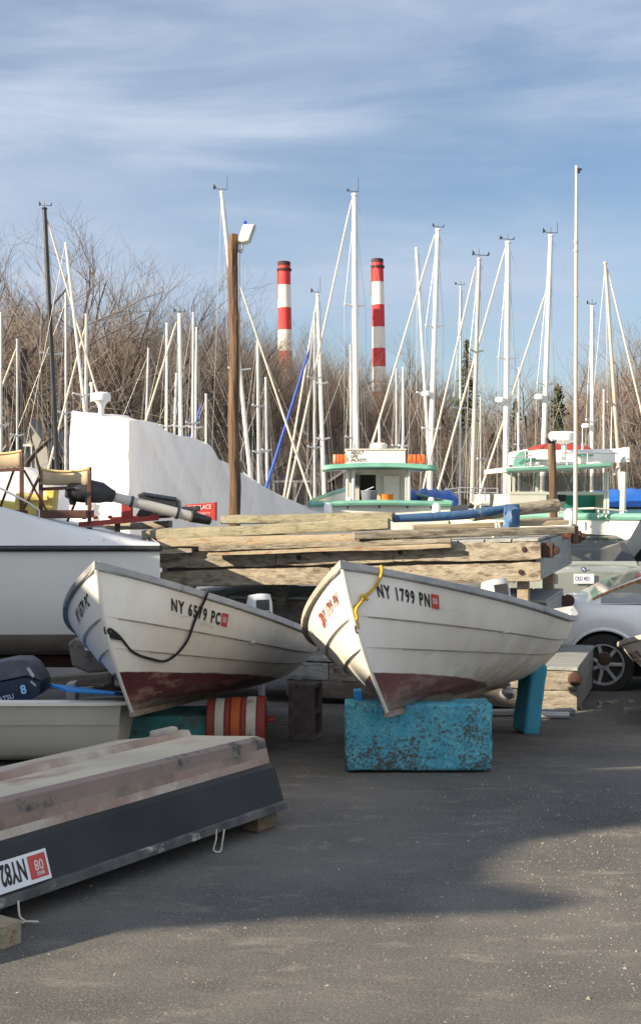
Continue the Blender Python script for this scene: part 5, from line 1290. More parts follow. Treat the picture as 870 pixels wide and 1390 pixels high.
# ---------------------------------------------------------------- cars
M_tint = glass('car_glass', (.015,.02,.03), .72)
def car(name, label, loc, rz, L_=4.3, W_=1.72, H=1.42, paint=None, hood=.95, nose=.62, tail=.90, wb=(.85,3.35), gh=(1.0,1.75,2.9,3.9), sedan=True, plate=None, roundel=False, glassm=None, clad=None):
    """x = forward(-)...: local x from nose 0 to tail L, y lateral, z up"""
    t = thing(name, label, 'car', world=False); t.location = loc; t.rotation_euler = (0,0,rz)
    rw = .315; sill = .20
    xs = sorted(set([round(L_*i/60,3) for i in range(61)]))
    def belt(x):
        if x < gh[0]: f = x/gh[0]; return nose+(hood-nose)*(1-(1-f)**2.2)
        if x > gh[3]:
            f = (x-gh[3])/(L_-gh[3]); return hood-.0-(hood-tail)*f-.10*f**4
        return hood
    def roof(x):
        a, b, c, d_ = gh
        if x <= a or x >= d_: return None
        if x < b: f = (x-a)/(b-a); return hood+(H-hood)*math.sin(f*PI/2)**.9
        if x > c: f = (d_-x)/(d_-c); return hood+(H-hood)*math.sin(f*PI/2)**.8
        return H
    def wid(x):
        f = x/L_; e = 1-.16*max(0,1-f/.18)**2-.12*max(0,(f-.84)/.16)**2
        return W_/2*e
    def bot(x):
        z = sill
        for xw in wb:
            q = (rw+.05)**2-(x-xw)**2
            if q > 0: z = max(z, rw-.01+math.sqrt(q))
        if x < .12: z = max(z, sill+.08)
        return z
    rows = []
    for x in xs:
        b = belt(x); w_ = wid(x); bz = bot(x); r = []
        ds = [(bz,1-.03),(bz+(b-bz)*.15,.995),(bz+(b-bz)*.45,1.0),(bz+(b-bz)*.75,.985),(b-.02,.93),(b,.88)]
        right = [Vector((x, w_*k, z)) for z, k in ds]; left = [Vector((x,-w_*k, z)) for z, k in ds[::-1]]
        mid = [Vector((x, w_*.45, b+.03)), Vector((x,0,b+.04)), Vector((x,-w_*.45,b+.03))]
        rows.append(right+mid+left)
    g = MB(); g.grid(rows)
    g.poly(rows[0]); g.poly(rows[-1])
    body = g.build('body', paint, t, smooth=True)
    g = MB(); g.box((L_/2,0,.24), (L_-.3,W_-.35,.12)); g.build('underbody', M_rubber, t)
    # greenhouse
    gx = [gh[0]+(gh[3]-gh[0])*i/40 for i in range(41)]
    roofr = MB(); sw = {1:MB(),-1:MB()}; ws = MB(); rr2 = MB(); U = [0,.06,.12,.86,.93,1.0]
    def gp(x, u, side):
        rf = roof(x); rf = hood if rf is None else rf
        b = hood-.02; z = b+(rf-b)*u; w_ = wid(x)*(.88-.16*((z-hood)/(H-hood)))
        if z > H-.06: w_ -= .04*((z-H+.06)/.06)
        return Vector((x, side*w_, z))
    pil = [gh[0]+.0, (gh[1]+gh[2])/2-.0]
    for i in range(40):
        x0, x1 = gx[i], gx[i+1]
        for side in (1,-1):
            for k in range(len(U)-1):
                q = [gp(x0,U[k],side), gp(x1,U[k],side), gp(x1,U[k+1],side), gp(x0,U[k+1],side)]
                solid = U[k] < .05 or U[k] > .85 or abs((x0+x1)/2-((gh[1]+gh[2])/2+.15)) < .05 or (x0 < gh[1]-.0 and (roof(x0) or hood)-hood < .08) or x1 > gh[3]-.12
                (roofr if solid else sw[side]).add(q, [(0,1,2,3)])
        # top strip between sides
        q = [gp(x0,1,1), gp(x1,1,1), gp(x1,1,-1), gp(x0,1,-1)]
        if x1 <= gh[1]-.05: (ws if i > 0 else roofr).add(q, [(0,1,2,3)])
        elif x0 >= gh[2]+.10: (rr2 if x1 < gh[3]-.05 else roofr).add(q, [(0,1,2,3)])
        else: roofr.add([q[0], q[1], (q[1]+q[2])/2+Vector((0,0,.03)), (q[0]+q[3])/2+Vector((0,0,.03)), q[2], q[3]], [(0,1,2,3),(3,2,4,5)])
    roofr.build('roof', paint, t, smooth=True); gm = glassm or M_tint
    [sw[k_].build('side_window', gm, t, smooth=True) for k_ in (1,-1)]; ws.build('windshield', gm, t, smooth=True); rr2.build('rear_window', gm, t, smooth=True)
    if clad:      # weathered strip along the window arch
        for side in (1,-1):
            g = MB(); g.tube([gp(x,.90,side)+Vector((0,side*.012,.0)) for x in gx[1:-1]], .013, 6); g.build('window_trim', clad, t, smooth=True)
            g = MB(); g.tube([gp(x,.03,side)+Vector((0,side*.012,0)) for x in gx[2:-2]], .010, 6); g.build('window_seal', M_rubber, t, smooth=True)
    # seats and steering wheel
    for y in (-.35,.35):
        g = MB(); g.box((gh[1]+.55,y,.80), (.14,.46,.55), Matrix.Rotation(R(-12),3,'Y')); g.box((gh[1]+.25,y,.58), (.5,.46,.12)); g.build('seat', mat('car_seat', (.10,.10,.105), None, 5, rough=.8), t, bevel=.04)
    g = MB(); cst = Vector((gh[1]-.10,.35 if rz > -9 else -.35,.90)); g.tube([cst+Vector((.06*math.sin(a),.19*math.cos(a),.18*math.sin(a))) for a in [2*PI*k/20 for k in range(21)]], .014, 8); g.build('steering_wheel', M_black, t, smooth=True)
    # wheels
    for xw in wb:
        for side in (1,-1):
            c = Vector((xw, side*(W_/2-.11), rw)); Mw = Matrix.Rotation(-side*PI/2,3,'X')
            g = MB(); g.lathe([(.20,-.09),(.29,-.10),(.31,-.075),(rw,-.05),(rw,.05),(.31,.075),(.29,.10),(.215,.095),(.20,.05)], c, 36, Mw); wh = g.build('wheel', M_rubber, t, smooth=True)
            g = MB(); g.lathe([(.205,-.02),(.21,.085),(.195,.085),(.185,.05),(.07,.045),(.06,.07),(.03,.075)], c, 36, Mw); rim = g.build('rim', M_alu, wh, smooth=True)
            g = MB()
            for k in range(7):
                an = 2*PI*k/7; d_ = Vector((math.cos(an), 0, math.sin(an))); q = c+Vector((0,side*.058,0))
                g.beam(q+d_*.045, q+d_*.195, .035, .022, up=(0,1,0))
            g.build('spokes', M_alu, wh, bevel=.004)
            g = MB(); arc = [Vector((xw+(rw+.055)*math.cos(a), side*(wid(xw)*1.0+.006), rw-.01+(rw+.055)*math.sin(a))) for a in [R(8)+R(164)*k/20 for k in range(21)]]
            g.tube(arc, .018, 8); g.build('wheel_arch', paint, t, smooth=True)
    # lamps
    for y in (-1,1):
        g = MB(); g.box((L_-.0,y*(W_*.39),tail-.16), (.06,.17,.15)); g.build('taillight', mat('tail_red', (.38,.02,.02), (.3,.02,.02), 5, rough=.2), t, bevel=.015)
        g = MB(); g.lathe([(.03,0),(.10,.01),(.11,.03)], (.03,y*(W_*.36),nose-.05), 16, Matrix.Rotation(-PI/2,3,'Y')); g.build('headlight', glass('lamp_clear', (.6,.6,.6), .9), t, smooth=True)
    g = MB(); g.box((L_+.01,0,.46), (.12,W_*.9,.17)); g.box((-.01,0,.42), (.12,W_*.86,.17)); g.build('bumper', paint, t, bevel=.03, seg=3)
    g = MB(); g.box((gh[1]-.3,W_/2+.03,hood+.03), (.10,.14,.09)); g.box((gh[1]-.3,-W_/2-.03,hood+.03), (.10,.14,.09)); g.build('mirror', paint, t, bevel=.02)
    if plate:
        g = MB(); g.box((L_+.035,plate[1],tail-.17), (.01,.305,.15)); pl = g.build('licence_plate', mat('plate_pale2', (.62,.66,.72), None, 5, rough=.5), t, bevel=.004)
        g = MB(); text_on(g, plate[0], Vector((L_+.042,plate[1]-.135 if True else 0,tail-.195)), (0,1,0), (0,0,1), .085, .62, .008, off=.0); 
        g.build('plate_number', mat('plate_blue', (.03,.05,.2), None, 5, rough=.6), pl, fix=False)
    if roundel:
        for r_, m_, o_ in ((.045, M_alu, 0), (.036, M_numblack, .004), (.022, mat('roundel_white', (.7,.72,.75), None, 5), .007)):
            g = MB(); g.lathe([(r_,0),(r_,.004)], (L_+.002+o_,plate[1],tail-.03), 20, Matrix.Rotation(PI/2,3,'Y')); g.build('badge', m_, t)
        g = MB()
        for s in (0,1): a0 = Vector((L_+.0145,plate[1],tail-.03)); q = [(0,0)]+[(.021*math.cos(s*PI+PI/2*k/5), .021*math.sin(s*PI+PI/2*k/5)) for k in range(6)]; g.poly([a0+Vector((0,x,y)) for x, y in q])
        g.build('badge_quarters', mat('roundel_blue', (.05,.2,.6), None, 5), t, fix=False)
        g = MB(); text_on(g, '528i', Vector((L_+.01,plate[1]+.28,tail-.10)), (0,1,0), (0,0,1), .06, 1.2, .006, off=.0); g.build('model_lettering', M_alu, t, fix=False)
    return t
M_cwhite = mat('car_white', (.80,.82,.83), (.76,.78,.80), 2, rough=.3, coat=.5, dirt=(.48,.47,.44), dscale=2.2, damt=.62, dsharp=.2)
M_csilver = mat('car_silver', (.34,.37,.35), (.30,.33,.31), 2, rough=.3, metal=.4, coat=.5)
M_cblue = mat('car_blue', (.03,.07,.14), (.025,.06,.12), 2, rough=.25, metal=.3, coat=.6)
M_peel = mat('peeled_trim', (.50,.24,.08), (.36,.17,.07), 12, rough=.8, dirt=(.2,.1,.05), dscale=16, damt=.5)
dcar = 14.0; wc = at(822,900,dcar)
# white car: nose to the left, only the front wheel and window in frame
car('parked_car', 'white car with peeling orange window trim at the right edge', (wc.x-.80, dcar+.42, gz(dcar+.3)+.0), R(-9), L_=4.1, W_=1.74, H=1.38, paint=M_cwhite, hood=.93, nose=.60, tail=.84, wb=(.80,3.3), gh=(.62,2.1,2.7,3.8), clad=M_peel, glassm=glass('car_glass_clear', (.05,.07,.07), .5))
# silver car: tail toward the viewer
cx_ = at(796,0,20).x
car('parked_car', 'silver green sedan seen from behind between dock stack and trawler', (cx_+.2, 20+4.5, gz(22)+.13), R(-90-1), L_=4.5, W_=1.76, H=1.46, paint=M_csilver, hood=1.0, nose=.66, tail=1.02, gh=(1.2,1.95,3.0,3.95), plate=('CKD 4821',-.17), roundel=True)
car('parked_car', 'dark blue car mostly hidden behind the right end of the lumber', (at(748,0,25).x, 25+4.2, gz(27)+.55), R(-90), L_=4.2, W_=1.7, H=1.45, paint=M_cblue, hood=.95, nose=.62, tail=.95)

# ---------------------------------------------------------------- sailboats
def sailboat(label, xt, yt, xb, yb, d, wpx, m, stay=None, back=None, spread=None, deckz=None, furl='white', hull=True, mk=None, flip=1):
    """mast traced bottom->top at its own distance; hull afloat or on stands"""
    top = at(xt, yt, d); base = at(xb, yb, d)
    dz = deckz if deckz is not None else .25
    ground = -1.35 if d > 29 else gz(d)
    u = (top-base); k = (dz+.15-base.z)/u.z; foot = base+u*k; Hm = (top-foot).length
    t = thing('sailboat', label, 'sailboat', tuple((foot.x, d, ground)), 'sailboats laid up behind the docks')
    r = wpx*d/F/2
    g = MB(); g.tube([foot, foot.lerp(top,.5), top], [r*1.05,r,r*.82], 12); g.tube([top, top+Vector((0,0,.05))], [r*1.2,r*.9], 10); g.build('mast', m, t, smooth=True)
    if mk is not False:
        g = MB(); q = .3*d/45; vr = random.Random(int(xt*7)); k0, k1 = vr.uniform(.6,1.1), vr.uniform(.5,1.1)
        g.tube([top+Vector((0,0,.05)), top+Vector((0,0,.26)) ], .010*d/40, 6); g.beam(top+Vector((-.20*k0,0,.12)), top+Vector((.17*k1,0,.10)), .015, .015)
        zt_ = vr.uniform(.16,.26); g.prism([top+Vector((-.24*k0,0,.09)), top+Vector((-.22*k0,0,zt_)), top+Vector((-.14*k0,0,.15))], (0,.01,0)); (g.prism([top+Vector((.15*k1,0,.09)), top+Vector((.21*k1,0,.10)), top+Vector((.21*k1,0,.20))], (0,.01,0)) if vr.random() < .6 else g.tube([top+Vector((.17*k1,0,.10)), top+Vector((.17*k1,0,vr.uniform(.3,.6)))], .007, 5))
        g.build('wind_vane', M_mastblack, t)
    Lf = Hm*.36
    bow = foot+Vector((-Lf*flip,0,.1)); stern = foot+Vector((Lf*1.15*flip,0,.1))
    wr = .0038*d/30
    if stay is None: stay = (top.lerp(foot,.03), bow)
    else: stay = (at(stay[0],stay[1],d), at(stay[2],stay[3],d)); ext = stay[1]+(stay[1]-stay[0])*((stay[1].z-(dz+.2))/max(.1,(stay[0].z-stay[1].z))); stay = (stay[0], ext); bow = ext
    fm = {'white':M_sail,'blue':mat('sail_blue', (.01,.07,.42), (.01,.05,.34), 5, rough=.6),'wire':M_wire}[furl]
    rr = {'white':.031,'blue':.046,'wire':.0075}[furl]*d/40
    g = MB(); g.tube([stay[0], stay[0].lerp(stay[1],.04), stay[0].lerp(stay[1],.5), stay[0].lerp(stay[1],.9), stay[1]], [rr*.35,rr*.8,rr,rr*1.15,rr*.5], 8); g.build('furled_headsail' if furl != 'wire' else 'forestay', fm, t, smooth=True)
    g = MB()
    for p in ((stern,) if back is None else (at(back[0],back[1],d),)):
        e = p if back is None else top+(p-top)*((top.z-(dz+.2))/max(.1,(top.z-p.z)))
        g.tube([top, e], wr, 5)
    sp = spread if spread is not None else (.52,)
    hw = Hm*.040
    prev = [top.lerp(foot,.02)]*2
    for sgn in (-1,1):
        chain = [top.lerp(foot,.03)]
        for f in sp: chain.append(top.lerp(foot,f)+Vector((sgn*hw*.8, sgn*.15, 0)))
        chain.append(foot+Vector((sgn*hw*.9, sgn*.3, .1)))
        g.tube(chain, wr*.8, 5)
        g.tube([top.lerp(foot,sp[0]), foot+Vector((sgn*hw*.6,sgn*.2,.1))], wr*.7, 5)
    for hx_ in (-.16,.13,.2): g.tube([top.lerp(foot,.02)+Vector((hx_*.3,0,0)), foot+Vector((hx_*d/22,-.1,.6))], wr*.6, 4)
    g.build('rigging_wires', M_wire, t)
    for f in sp:
        c = top.lerp(foot,f); g = MB(); g.tube([c+Vector((-hw*.8,-.15,.06)), c, c+Vector((hw*.8,.15,.06))], .03*d/40, 6); g.build('spreader', m if m is not M_mastblack else M_mastgrey, t)
    if mk == 'radar':
        c = top.lerp(foot,.54)+Vector((-.20*d/40,-.1,0)); g = MB(); g.lathe([(.05,-.08),(.14,-.06),(.15,0),(.12,.06),(.03,.08)], c, 16); g.build('radar_dome', M_wrap, t, smooth=True)
    if hull:
        Lh = abs(stern.x-bow.x)*.5+1.2; cxh = (stern.x+bow.x)/2; rows = []
        for i in range(15):
            f = i/14; xx = cxh+(-Lh+2*Lh*f)*flip; wd = 1.3*math.sin(PI*(.08+.84*f))**.8; sh = dz+.25*(1-2*f)**2*(1 if f < .5 else .5); zb = max(ground-.1, dz-1.5)
            rows.append([Vector((xx,d-wd,sh)), Vector((xx+.1,d-wd*.95,sh-.4)), Vector((xx+.2,d-wd*.7,(sh-.4+zb)/2)), Vector((xx+.25,d,zb)), Vector((xx+.2,d+wd*.7,(sh-.4+zb)/2)), Vector((xx+.1,d+wd*.95,sh-.4)), Vector((xx,d+wd,sh))])
        g = MB(); g.grid(rows); g.poly(rows[0]); g.poly(rows[-1]); g.grid([[r_[0],r_[-1]] for r_ in rows]); g.build('hull', M_wrap, t, smooth=True)
        g = MB(); g.box((cxh+.3*flip,d,dz+.22), (Lh*.55,1.2,.24)); g.build('cabin_top', M_cabin, t, bevel=.08, seg=3)
    return t
SB = sailboat
SB('sailboat with white mast at the very left edge of the photo', 2,426,2,640, 42,4.2, M_mastgrey, mk=False)
SB('sailboat with short grey mast near the left edge', 24,462,24,640, 48,3.2, M_mastgrey, mk=False)
SB('sailboat with black mast at the left', 61,284,78,632, 38,7.0, M_mastblack, stay=(63,292,140,560), back=(50,600), spread=(.45,), mk=None, flip=-1)
SB('sailboat with leaning white mast crossing right of the black mast', 90,332,116,560, 36,4.6, M_mast, stay=(88,335,60,480), back=(178,560), furl='wire', mk=False)
SB('sailboat with grey mast close behind the leaning white mast', 90,400,90,600, 50,4, M_mastgrey, mk=False, furl='wire')
SB('sailboat with pale mast between leaning white mast and radar dome', 118,428,117,600, 44,5.4, M_mastgrey, stay=(117,440,86,560), mk=False)
SB('sailboat with thin grey mast left of three masts above the wrapped boat', 202,474,198,600, 58,3.6, M_mastgrey, furl='wire', mk=False)
SB('sailboat with pale mast left of the thick mast above the wrapped boat', 227,440,226,600, 52,4.2, M_mast, furl='wire', stay=(225,445,198,570), mk=False)
SB('sailboat with thick pale mast above the wrapped boat', 244,428,246,620, 40,5.8, M_mast, stay=(240,436,198,572), mk=None)
SB('sailboat with grey mast right of the thick mast above the wrapped boat', 263,426,262,620, 46,4.6, M_mastgrey, furl='wire', stay=(261,432,240,560), mk=False)
SB('sailboat with narrow pale mast touching the grey mast left of the lamp pole', 267,446,265,620, 54,3.4, M_mast, furl='blue', stay=(274,548,258,600), mk=False)
SB('sailboat with short pale mast just left of the thick mast above the wrapped boat', 240,508,236,610, 60,3.8, M_mast, furl='wire', mk=False)
SB('sailboat with short mast between wrapped boat and lamp pole', 280,536,280,620, 58,3.2, M_mast, furl='wire', mk=False)
SB('sailboat with long leaning white mast passing behind the lamp pole', 301,262,341,655, 37,5.4, M_mast, stay=(326,388,397,600), back=(290,560), flip=-1)
SB('sailboat with pale mast right of the lamp pole', 350,464,352,655, 44,5.2, M_mastgrey, furl='wire', stay=(348,470,330,600), mk=False, spread=(.35,.6))
SB('sailboat with short mast left of the blue furled sail', 361,514,363,655, 48,4.0, M_mastgrey, furl='wire', mk=False, spread=(.5,))
SB('sailboat with a long blue furled headsail left of the left chimney base', 427,426,427,690, 40,3.4, M_mastgrey, furl='blue', stay=(420,474,362,660), mk=False, spread=(.3,.62))
SB('sailboat with pale mast right of the left chimney', 431,401,439,640, 43,5.4, M_mast, stay=(430,408,398,600), back=(490,640), mk=None, spread=(.38,.62))
SB('sailboat with short mast touching the tall white mast', 476,470,477,640, 50,4.2, M_mastgrey, furl='wire', mk=False)
SB('sailboat with the tallest white mast in front of the workboat', 481,265,483,620, 38,8.2, M_mast, stay=(477,272,415,560), back=(556,520), spread=(.33,), mk=None)
SB('sailboat with thin short mast right of the right chimney', 538,502,538,640, 60,3.2, M_mastgrey, furl='wire', mk=False)
SB('sailboat with second thin short mast right of the right chimney', 547,500,547,640, 56,3.4, M_mast, furl='wire', mk=False)
SB('sailboat with slightly leaning thin mast left of the thick pair', 565,338,582,620, 42,4.4, M_mast, furl='wire', stay=(563,345,556,560), mk=False)
SB('sailboat with thick mast leaning left above the workboat roof', 594,313,583,660, 38,7.0, M_mast, stay=(590,318,500,620), back=(650,500), spread=(.32,.66), mk='radar')
SB('sailboat with thin grey mast between two thick masts above the blue tarp', 625,390,624,640, 52,3.4, M_mastgrey, furl='wire', mk=None)
SB('sailboat with tan mast and white hull left of the trawler', 650,353,641,650, 29.5,5.8, M_masttan, stay=(645,362,575,660), spread=(.38,), deckz=1.18, mk=None)
SB('sailboat with brightest thick white mast left of the trawler', 689,330,686,660, 37,7.8, M_mast, stay=(686,335,640,500), back=(760,560), spread=(.40,), mk='radar')
SB('sailboat with thin short mast left of the brightest white mast', 652,540,652,640, 60,2.6, M_mastgrey, furl='wire', mk=False)
SB('sailboat with white mast rising behind the trawler radar', 747,321,737,620, 37,7.2, M_mast, stay=(741,395,700,520), back=(830,520), spread=(.5,), mk='radar')
SB('sailboat with thin short mast between two thick white masts behind the trawler', 704,500,704,640, 60,2.8, M_mastgrey, furl='wire', mk=False)
SB('sailboat with white mast right of the tall thin pole', 803,417,803,640, 44,5.4, M_mast, stay=(800,425,782,480), furl='wire', mk='radar')
SB('sailboat with tan mast leaning left at the right side', 821,358,842,670, 37,5.0, M_masttan, stay=(824,365,880,600), back=(806,520), flip=-1, mk=False)
SB('sailboat with thin mast just left of the leaning tan mast', 819,530,819,650, 55,2.8, M_mast, furl='wire', mk=False)

sb_ = [o for o in bpy.data.objects if o.get('label') == 'sailboat with tan mast and white hull left of the trawler'][0]
g = MB(); dd_ = 28.4
for z_ in (662, 668): g.tube([at(603,z_+3,dd_), at(625,z_,dd_), at(655,z_+1,dd_), at(676,z_+1,dd_)], .012, 5)
for x_ in (605,622,640,658,675): g.tube([at(x_,680,dd_), at(x_,662,dd_)], .014, 5)
g.build('lifeline_rail', M_alu, sb_)
# ---------------------------------------------------------------- chimneys
def chimney(label, x0, x1, ytop, ybase, d, wt, wb_):
    t = thing('chimney', label, 'chimney', tuple(at(x1,ybase,d)), 'red and white power station chimneys')
    red = mat('chimney_red', (.55,.045,.05), (.46,.04,.045), .02, rough=.8, dirt=(.35,.09,.08), dscale=.05, damt=.52, dsharp=.2); wh = mat('chimney_white', (.74,.71,.66), (.68,.65,.60), .02, rough=.8, dirt=(.5,.42,.36), dscale=.05, damt=.56, dsharp=.2)
    P_ = lambda f: at(x0+(x1-x0)*f, 0, d).x
    marks = [ytop+4, ytop+31, ytop+62, ytop+92, ytop+121, ytop+146, ytop+180, ytop+220, ybase]
    rad = lambda y: (wt+(wb_-wt)*(y-ytop)/(ybase-ytop))*d/F/2
    cx = lambda y: at(x0+(x1-x0)*(y-ytop)/(ybase-ytop), 0, d).x
    for i in range(len(marks)-1):
        a_, b_ = marks[i], marks[i+1]; g = MB()
        g.tube([Vector((cx(a_),d,at(0,a_,d).z)), Vector((cx(b_),d,at(0,b_,d).z+.05))], [rad(a_),rad(b_)], 32); g.build('band', red if i % 2 == 0 else wh, t, smooth=True)
    g = MB(); z = at(0,ytop+11,d).z; r = rad(ytop); g.lathe([(r,-.3),(r*1.22,-.2),(r*1.22,.6),(r*1.02,.7)], (cx(ytop),d,z), 32); g.build('gallery', mat('chimney_dark', (.06,.03,.035), None, .1, rough=.9), t)
    g = MB(); z = at(0,ytop+4,d).z; g.lathe([(r*1.03,-.2),(r*1.03,1.2),(r*.85,1.4),(r*.8,.2)], (cx(ytop),d,z), 32); g.build('rim', MATS['chimney_dark'], t)
    g = MB(); g.box((cx(ytop)-r*1.12,d-1,at(0,ytop+30,d).z), (.5,.5,40*d/F)); g.build('ladder', mat('ladder_grey', (.3,.27,.27), None, 1, rough=.8), t)
chimney('left red and white striped chimney rising behind the trees', 385.5, 389, 356, 640, 500, 17, 22)
chimney('right red and white striped chimney with soot on its top band', 512, 516.5, 352, 640, 520, 16, 20.5)

# ---------------------------------------------------------------- trees
M_bark = mat('bark', (.11,.09,.072), (.165,.135,.11), 3, (2,2,.5), rough=.95)
M_barkd = mat('bark_dark', (.055,.042,.035), (.085,.068,.055), 3, (2,2,.5), rough=.95)
M_twig = mat('twigs', (.155,.115,.09), (.225,.175,.145), .5, rough=.95)
M_twig2 = mat('twigs_grey', (.125,.105,.09), (.185,.16,.14), .5, rough=.95)
def branch(g, p, dr_, L_, r, lev, rnd, maxlev, crown, spread, kids):
    n = 5 if lev == 0 else (4 if lev < 3 else 2)
    pts = [p]; dd = dr_.normalized(); q = p
    for i in range(n):
        dd = (dd+Vector((rnd.uniform(-1,1),rnd.uniform(-1,1),rnd.uniform(-.5,.9)))*(.13 if lev == 0 else .24)).normalized()
        q = q+dd*(L_/n); pts.append(q)
    endr = r*(.45 if lev < 2 else .5)
    rad = [r+(endr-r)*i/n for i in range(n+1)]
    (g if lev <= 1 else crown).tube(pts, rad, 7 if lev == 0 else (4 if lev < 2 else 3), cap=False)
    if lev >= maxlev: return
    nk = kids[lev]
    for k in range(nk):
        f = (.28+.72*(k+rnd.random())/nk) if lev == 0 else (.15+.85*(k+rnd.random())/nk)
        f = min(f, .999); i = int(f*n); fr = f*n-i; st = pts[i].lerp(pts[i+1], fr); base = (pts[i+1]-pts[i]).normalized()
        perp = Vector((rnd.uniform(-1,1),rnd.uniform(-1,1),rnd.uniform(-.2,.4))); perp = (perp-base*perp.dot(base)).normalized()
        ang = spread*rnd.uniform(.7,1.25)
        nd = base*math.cos(ang)+perp*math.sin(ang)+Vector((0,0,.22))
        branch(g, st, nd, L_*rnd.uniform(.45,.72)*(1.12-.45*f if lev == 0 else 1), max(rad[i]*.55,.006), lev+1, rnd, maxlev, crown, spread, kids)
def tree_proto(seed, H, spread, kids, twig, maxlev=4, r0=.2, dark=False):
    rnd = random.Random(seed); g = MB(); cr = MB()
    branch(g, Vector((0,0,-.3)), Vector((rnd.uniform(-.06,.06),0,1)), H*.80, r0, 0, rnd, maxlev, cr, spread, kids)
    hz_ = max(v.z for v in cr.v); s = H/hz_
    for v in g.v: v *= s
    for v in cr.v: v *= s
    t = thing('bare_tree', 'bare winter tree', 'tree', world=False)
    g.build('trunk', M_barkd if dark else M_bark, t, smooth=True, fix=False); cr.build('crown', twig, t, fix=False)
    return t
protos = [tree_proto(11, 12, .80, [11,6,6,5], M_twig), tree_proto(23, 12, .68, [12,6,6,5], M_twig2), tree_proto(35, 12, .92, [9,7,6,5], M_twig),
          tree_proto(47, 12, .74, [12,6,6,5], M_twig), tree_proto(59, 12, .95, [8,6,6,4], M_twig2, r0=.34)]
protos += [tree_proto(71, 12, .72, [8,6,4,4], M_twig2, r0=.21, dark=True), tree_proto(83, 12, .85, [7,5,5,4], M_twig2, r0=.25, dark=True), tree_proto(97, 12, .62, [9,6,5,4], M_twig, r0=.20, dark=True)]
first = [True]*len(protos)
def tree(px, top, d, k, label, group, wsc=1.0, gzz=None):
    z0 = gz(d)-.3; zt = at(0, top, d).z; s = (zt-z0)/12.0
    loc = (at(px,0,d).x, d, z0); rz = random.uniform(0, 6.28)
    if first[k]:
        first[k] = False; o = protos[k]; o.location = loc; o.rotation_euler = (0,0,rz); o.scale = (s*wsc,s*wsc,s); o['label'] = label; o['group'] = group
    else: o = dup(protos[k], loc, rz, (s*wsc,s*wsc,s), label, group)
    o.name = 'bare_tree'
    return o
GR = 'bare trees on the hillside'
front = [(12,262,62,6,1.25,'large bare tree with crooked limbs at the left edge, behind the black mast'),(-35,310,66,5,1.1,'bare tree half out of frame beyond the left edge'),
 (58,325,72,7,1.1,'bare tree just right of the crooked left edge tree'),(112,295,68,5,1.05,'bare tree behind the leaning white mast at the left'),
 (168,312,66,7,1.1,'spreading bare tree between the left masts and the thick masts'),(235,345,68,5,1.1,'bare tree rising above the thick mast behind the wrapped boat'),
 (285,370,74,7,1.1,'bare tree just left of the lamp pole'),(340,390,76,6,1.1,'bare tree between lamp pole and left chimney'),(418,435,80,5,1.1,'bare tree between the left chimney and the tallest mast'),
 (462,440,80,7,1.1,'bare tree left of the tallest white mast'),(545,450,84,5,1.0,'bare tree right of the right chimney'),(600,470,84,7,1.0,'bare tree behind the thick mast above the workboat roof'),
 (668,500,82,4,1.0,'bare tree left of the brightest white mast'),(722,470,80,6,1.0,'dark limbed bare tree between the two white masts behind the trawler'),
 (775,465,84,5,1.0,'bare tree beside the tall thin pole'),(838,425,74,7,1.1,'bare tree right of the leaning tan mast'),(890,415,70,5,1.1,'bare tree at the right edge')]
for (px,tp,d,k,ws,lb) in front: tree(px, tp, d, k, lb, 'bare trees in front on the hillside', ws)
random.seed(21)
def skyline(x):
    pts = [(-80,360),(0,360),(60,380),(130,378),(200,392),(240,388),(300,398),(340,395),(372,408),(420,440),(470,452),(520,462),(560,470),(600,492),(650,505),(700,505),(760,495),(800,478),(840,465),(900,445),(960,440)]
    for (a,b),(c,d) in zip(pts, pts[1:]):
        if x <= c: return b+(d-b)*(x-a)/(c-a)
    return pts[-1][1]
n = 0
for row, (d, stepx, dy) in enumerate(((78,44,35),(88,38,20),(98,34,8),(108,30,2))):
    x = -60+row*11
    while x < 940:
        px = x+random.uniform(-12,12); k = random.choice((0,1,2,3,0,3,2))
        tree(px, skyline(px)+14+dy+random.uniform(-8,30), d+random.uniform(-3,3), k, 'bare reddish brown tree in the dense hillside wood' if k in (0,2,3) else 'bare grey brown tree in the dense hillside wood', GR+(', reddish' if k in (0,2,3) else ', greyish'), random.uniform(.75,1.05)); n += 1
        x += stepx
# low brush in front of the wood
brush = tree_proto(91, 4.0, .8, [12,7,6,4], M_twig2, maxlev=4, r0=.05); brush['label'] = 'x'
bi = 0
for row,(d,st) in enumerate(((66,30),(72,26))):
    x = -40+row*13
    while x < 920:
        px = x+random.uniform(-9,9); s = random.uniform(.85,1.6)
        lb, gp_ = 'bare brown bush at the foot of the hillside wood', 'bare bushes below the wood'
        if bi == 0: o = brush; o.location = (at(px,0,d).x, d, gz(d)-.2); o.scale = (s,s,s); o['label'] = lb; o['group'] = gp_
        else: o = dup(brush, (at(px,0,d).x, d, gz(d)-.2), random.uniform(0,6), s, lb, gp_)
        o.name = 'bush'; o['category'] = 'bush'
        x += st; bi += 1
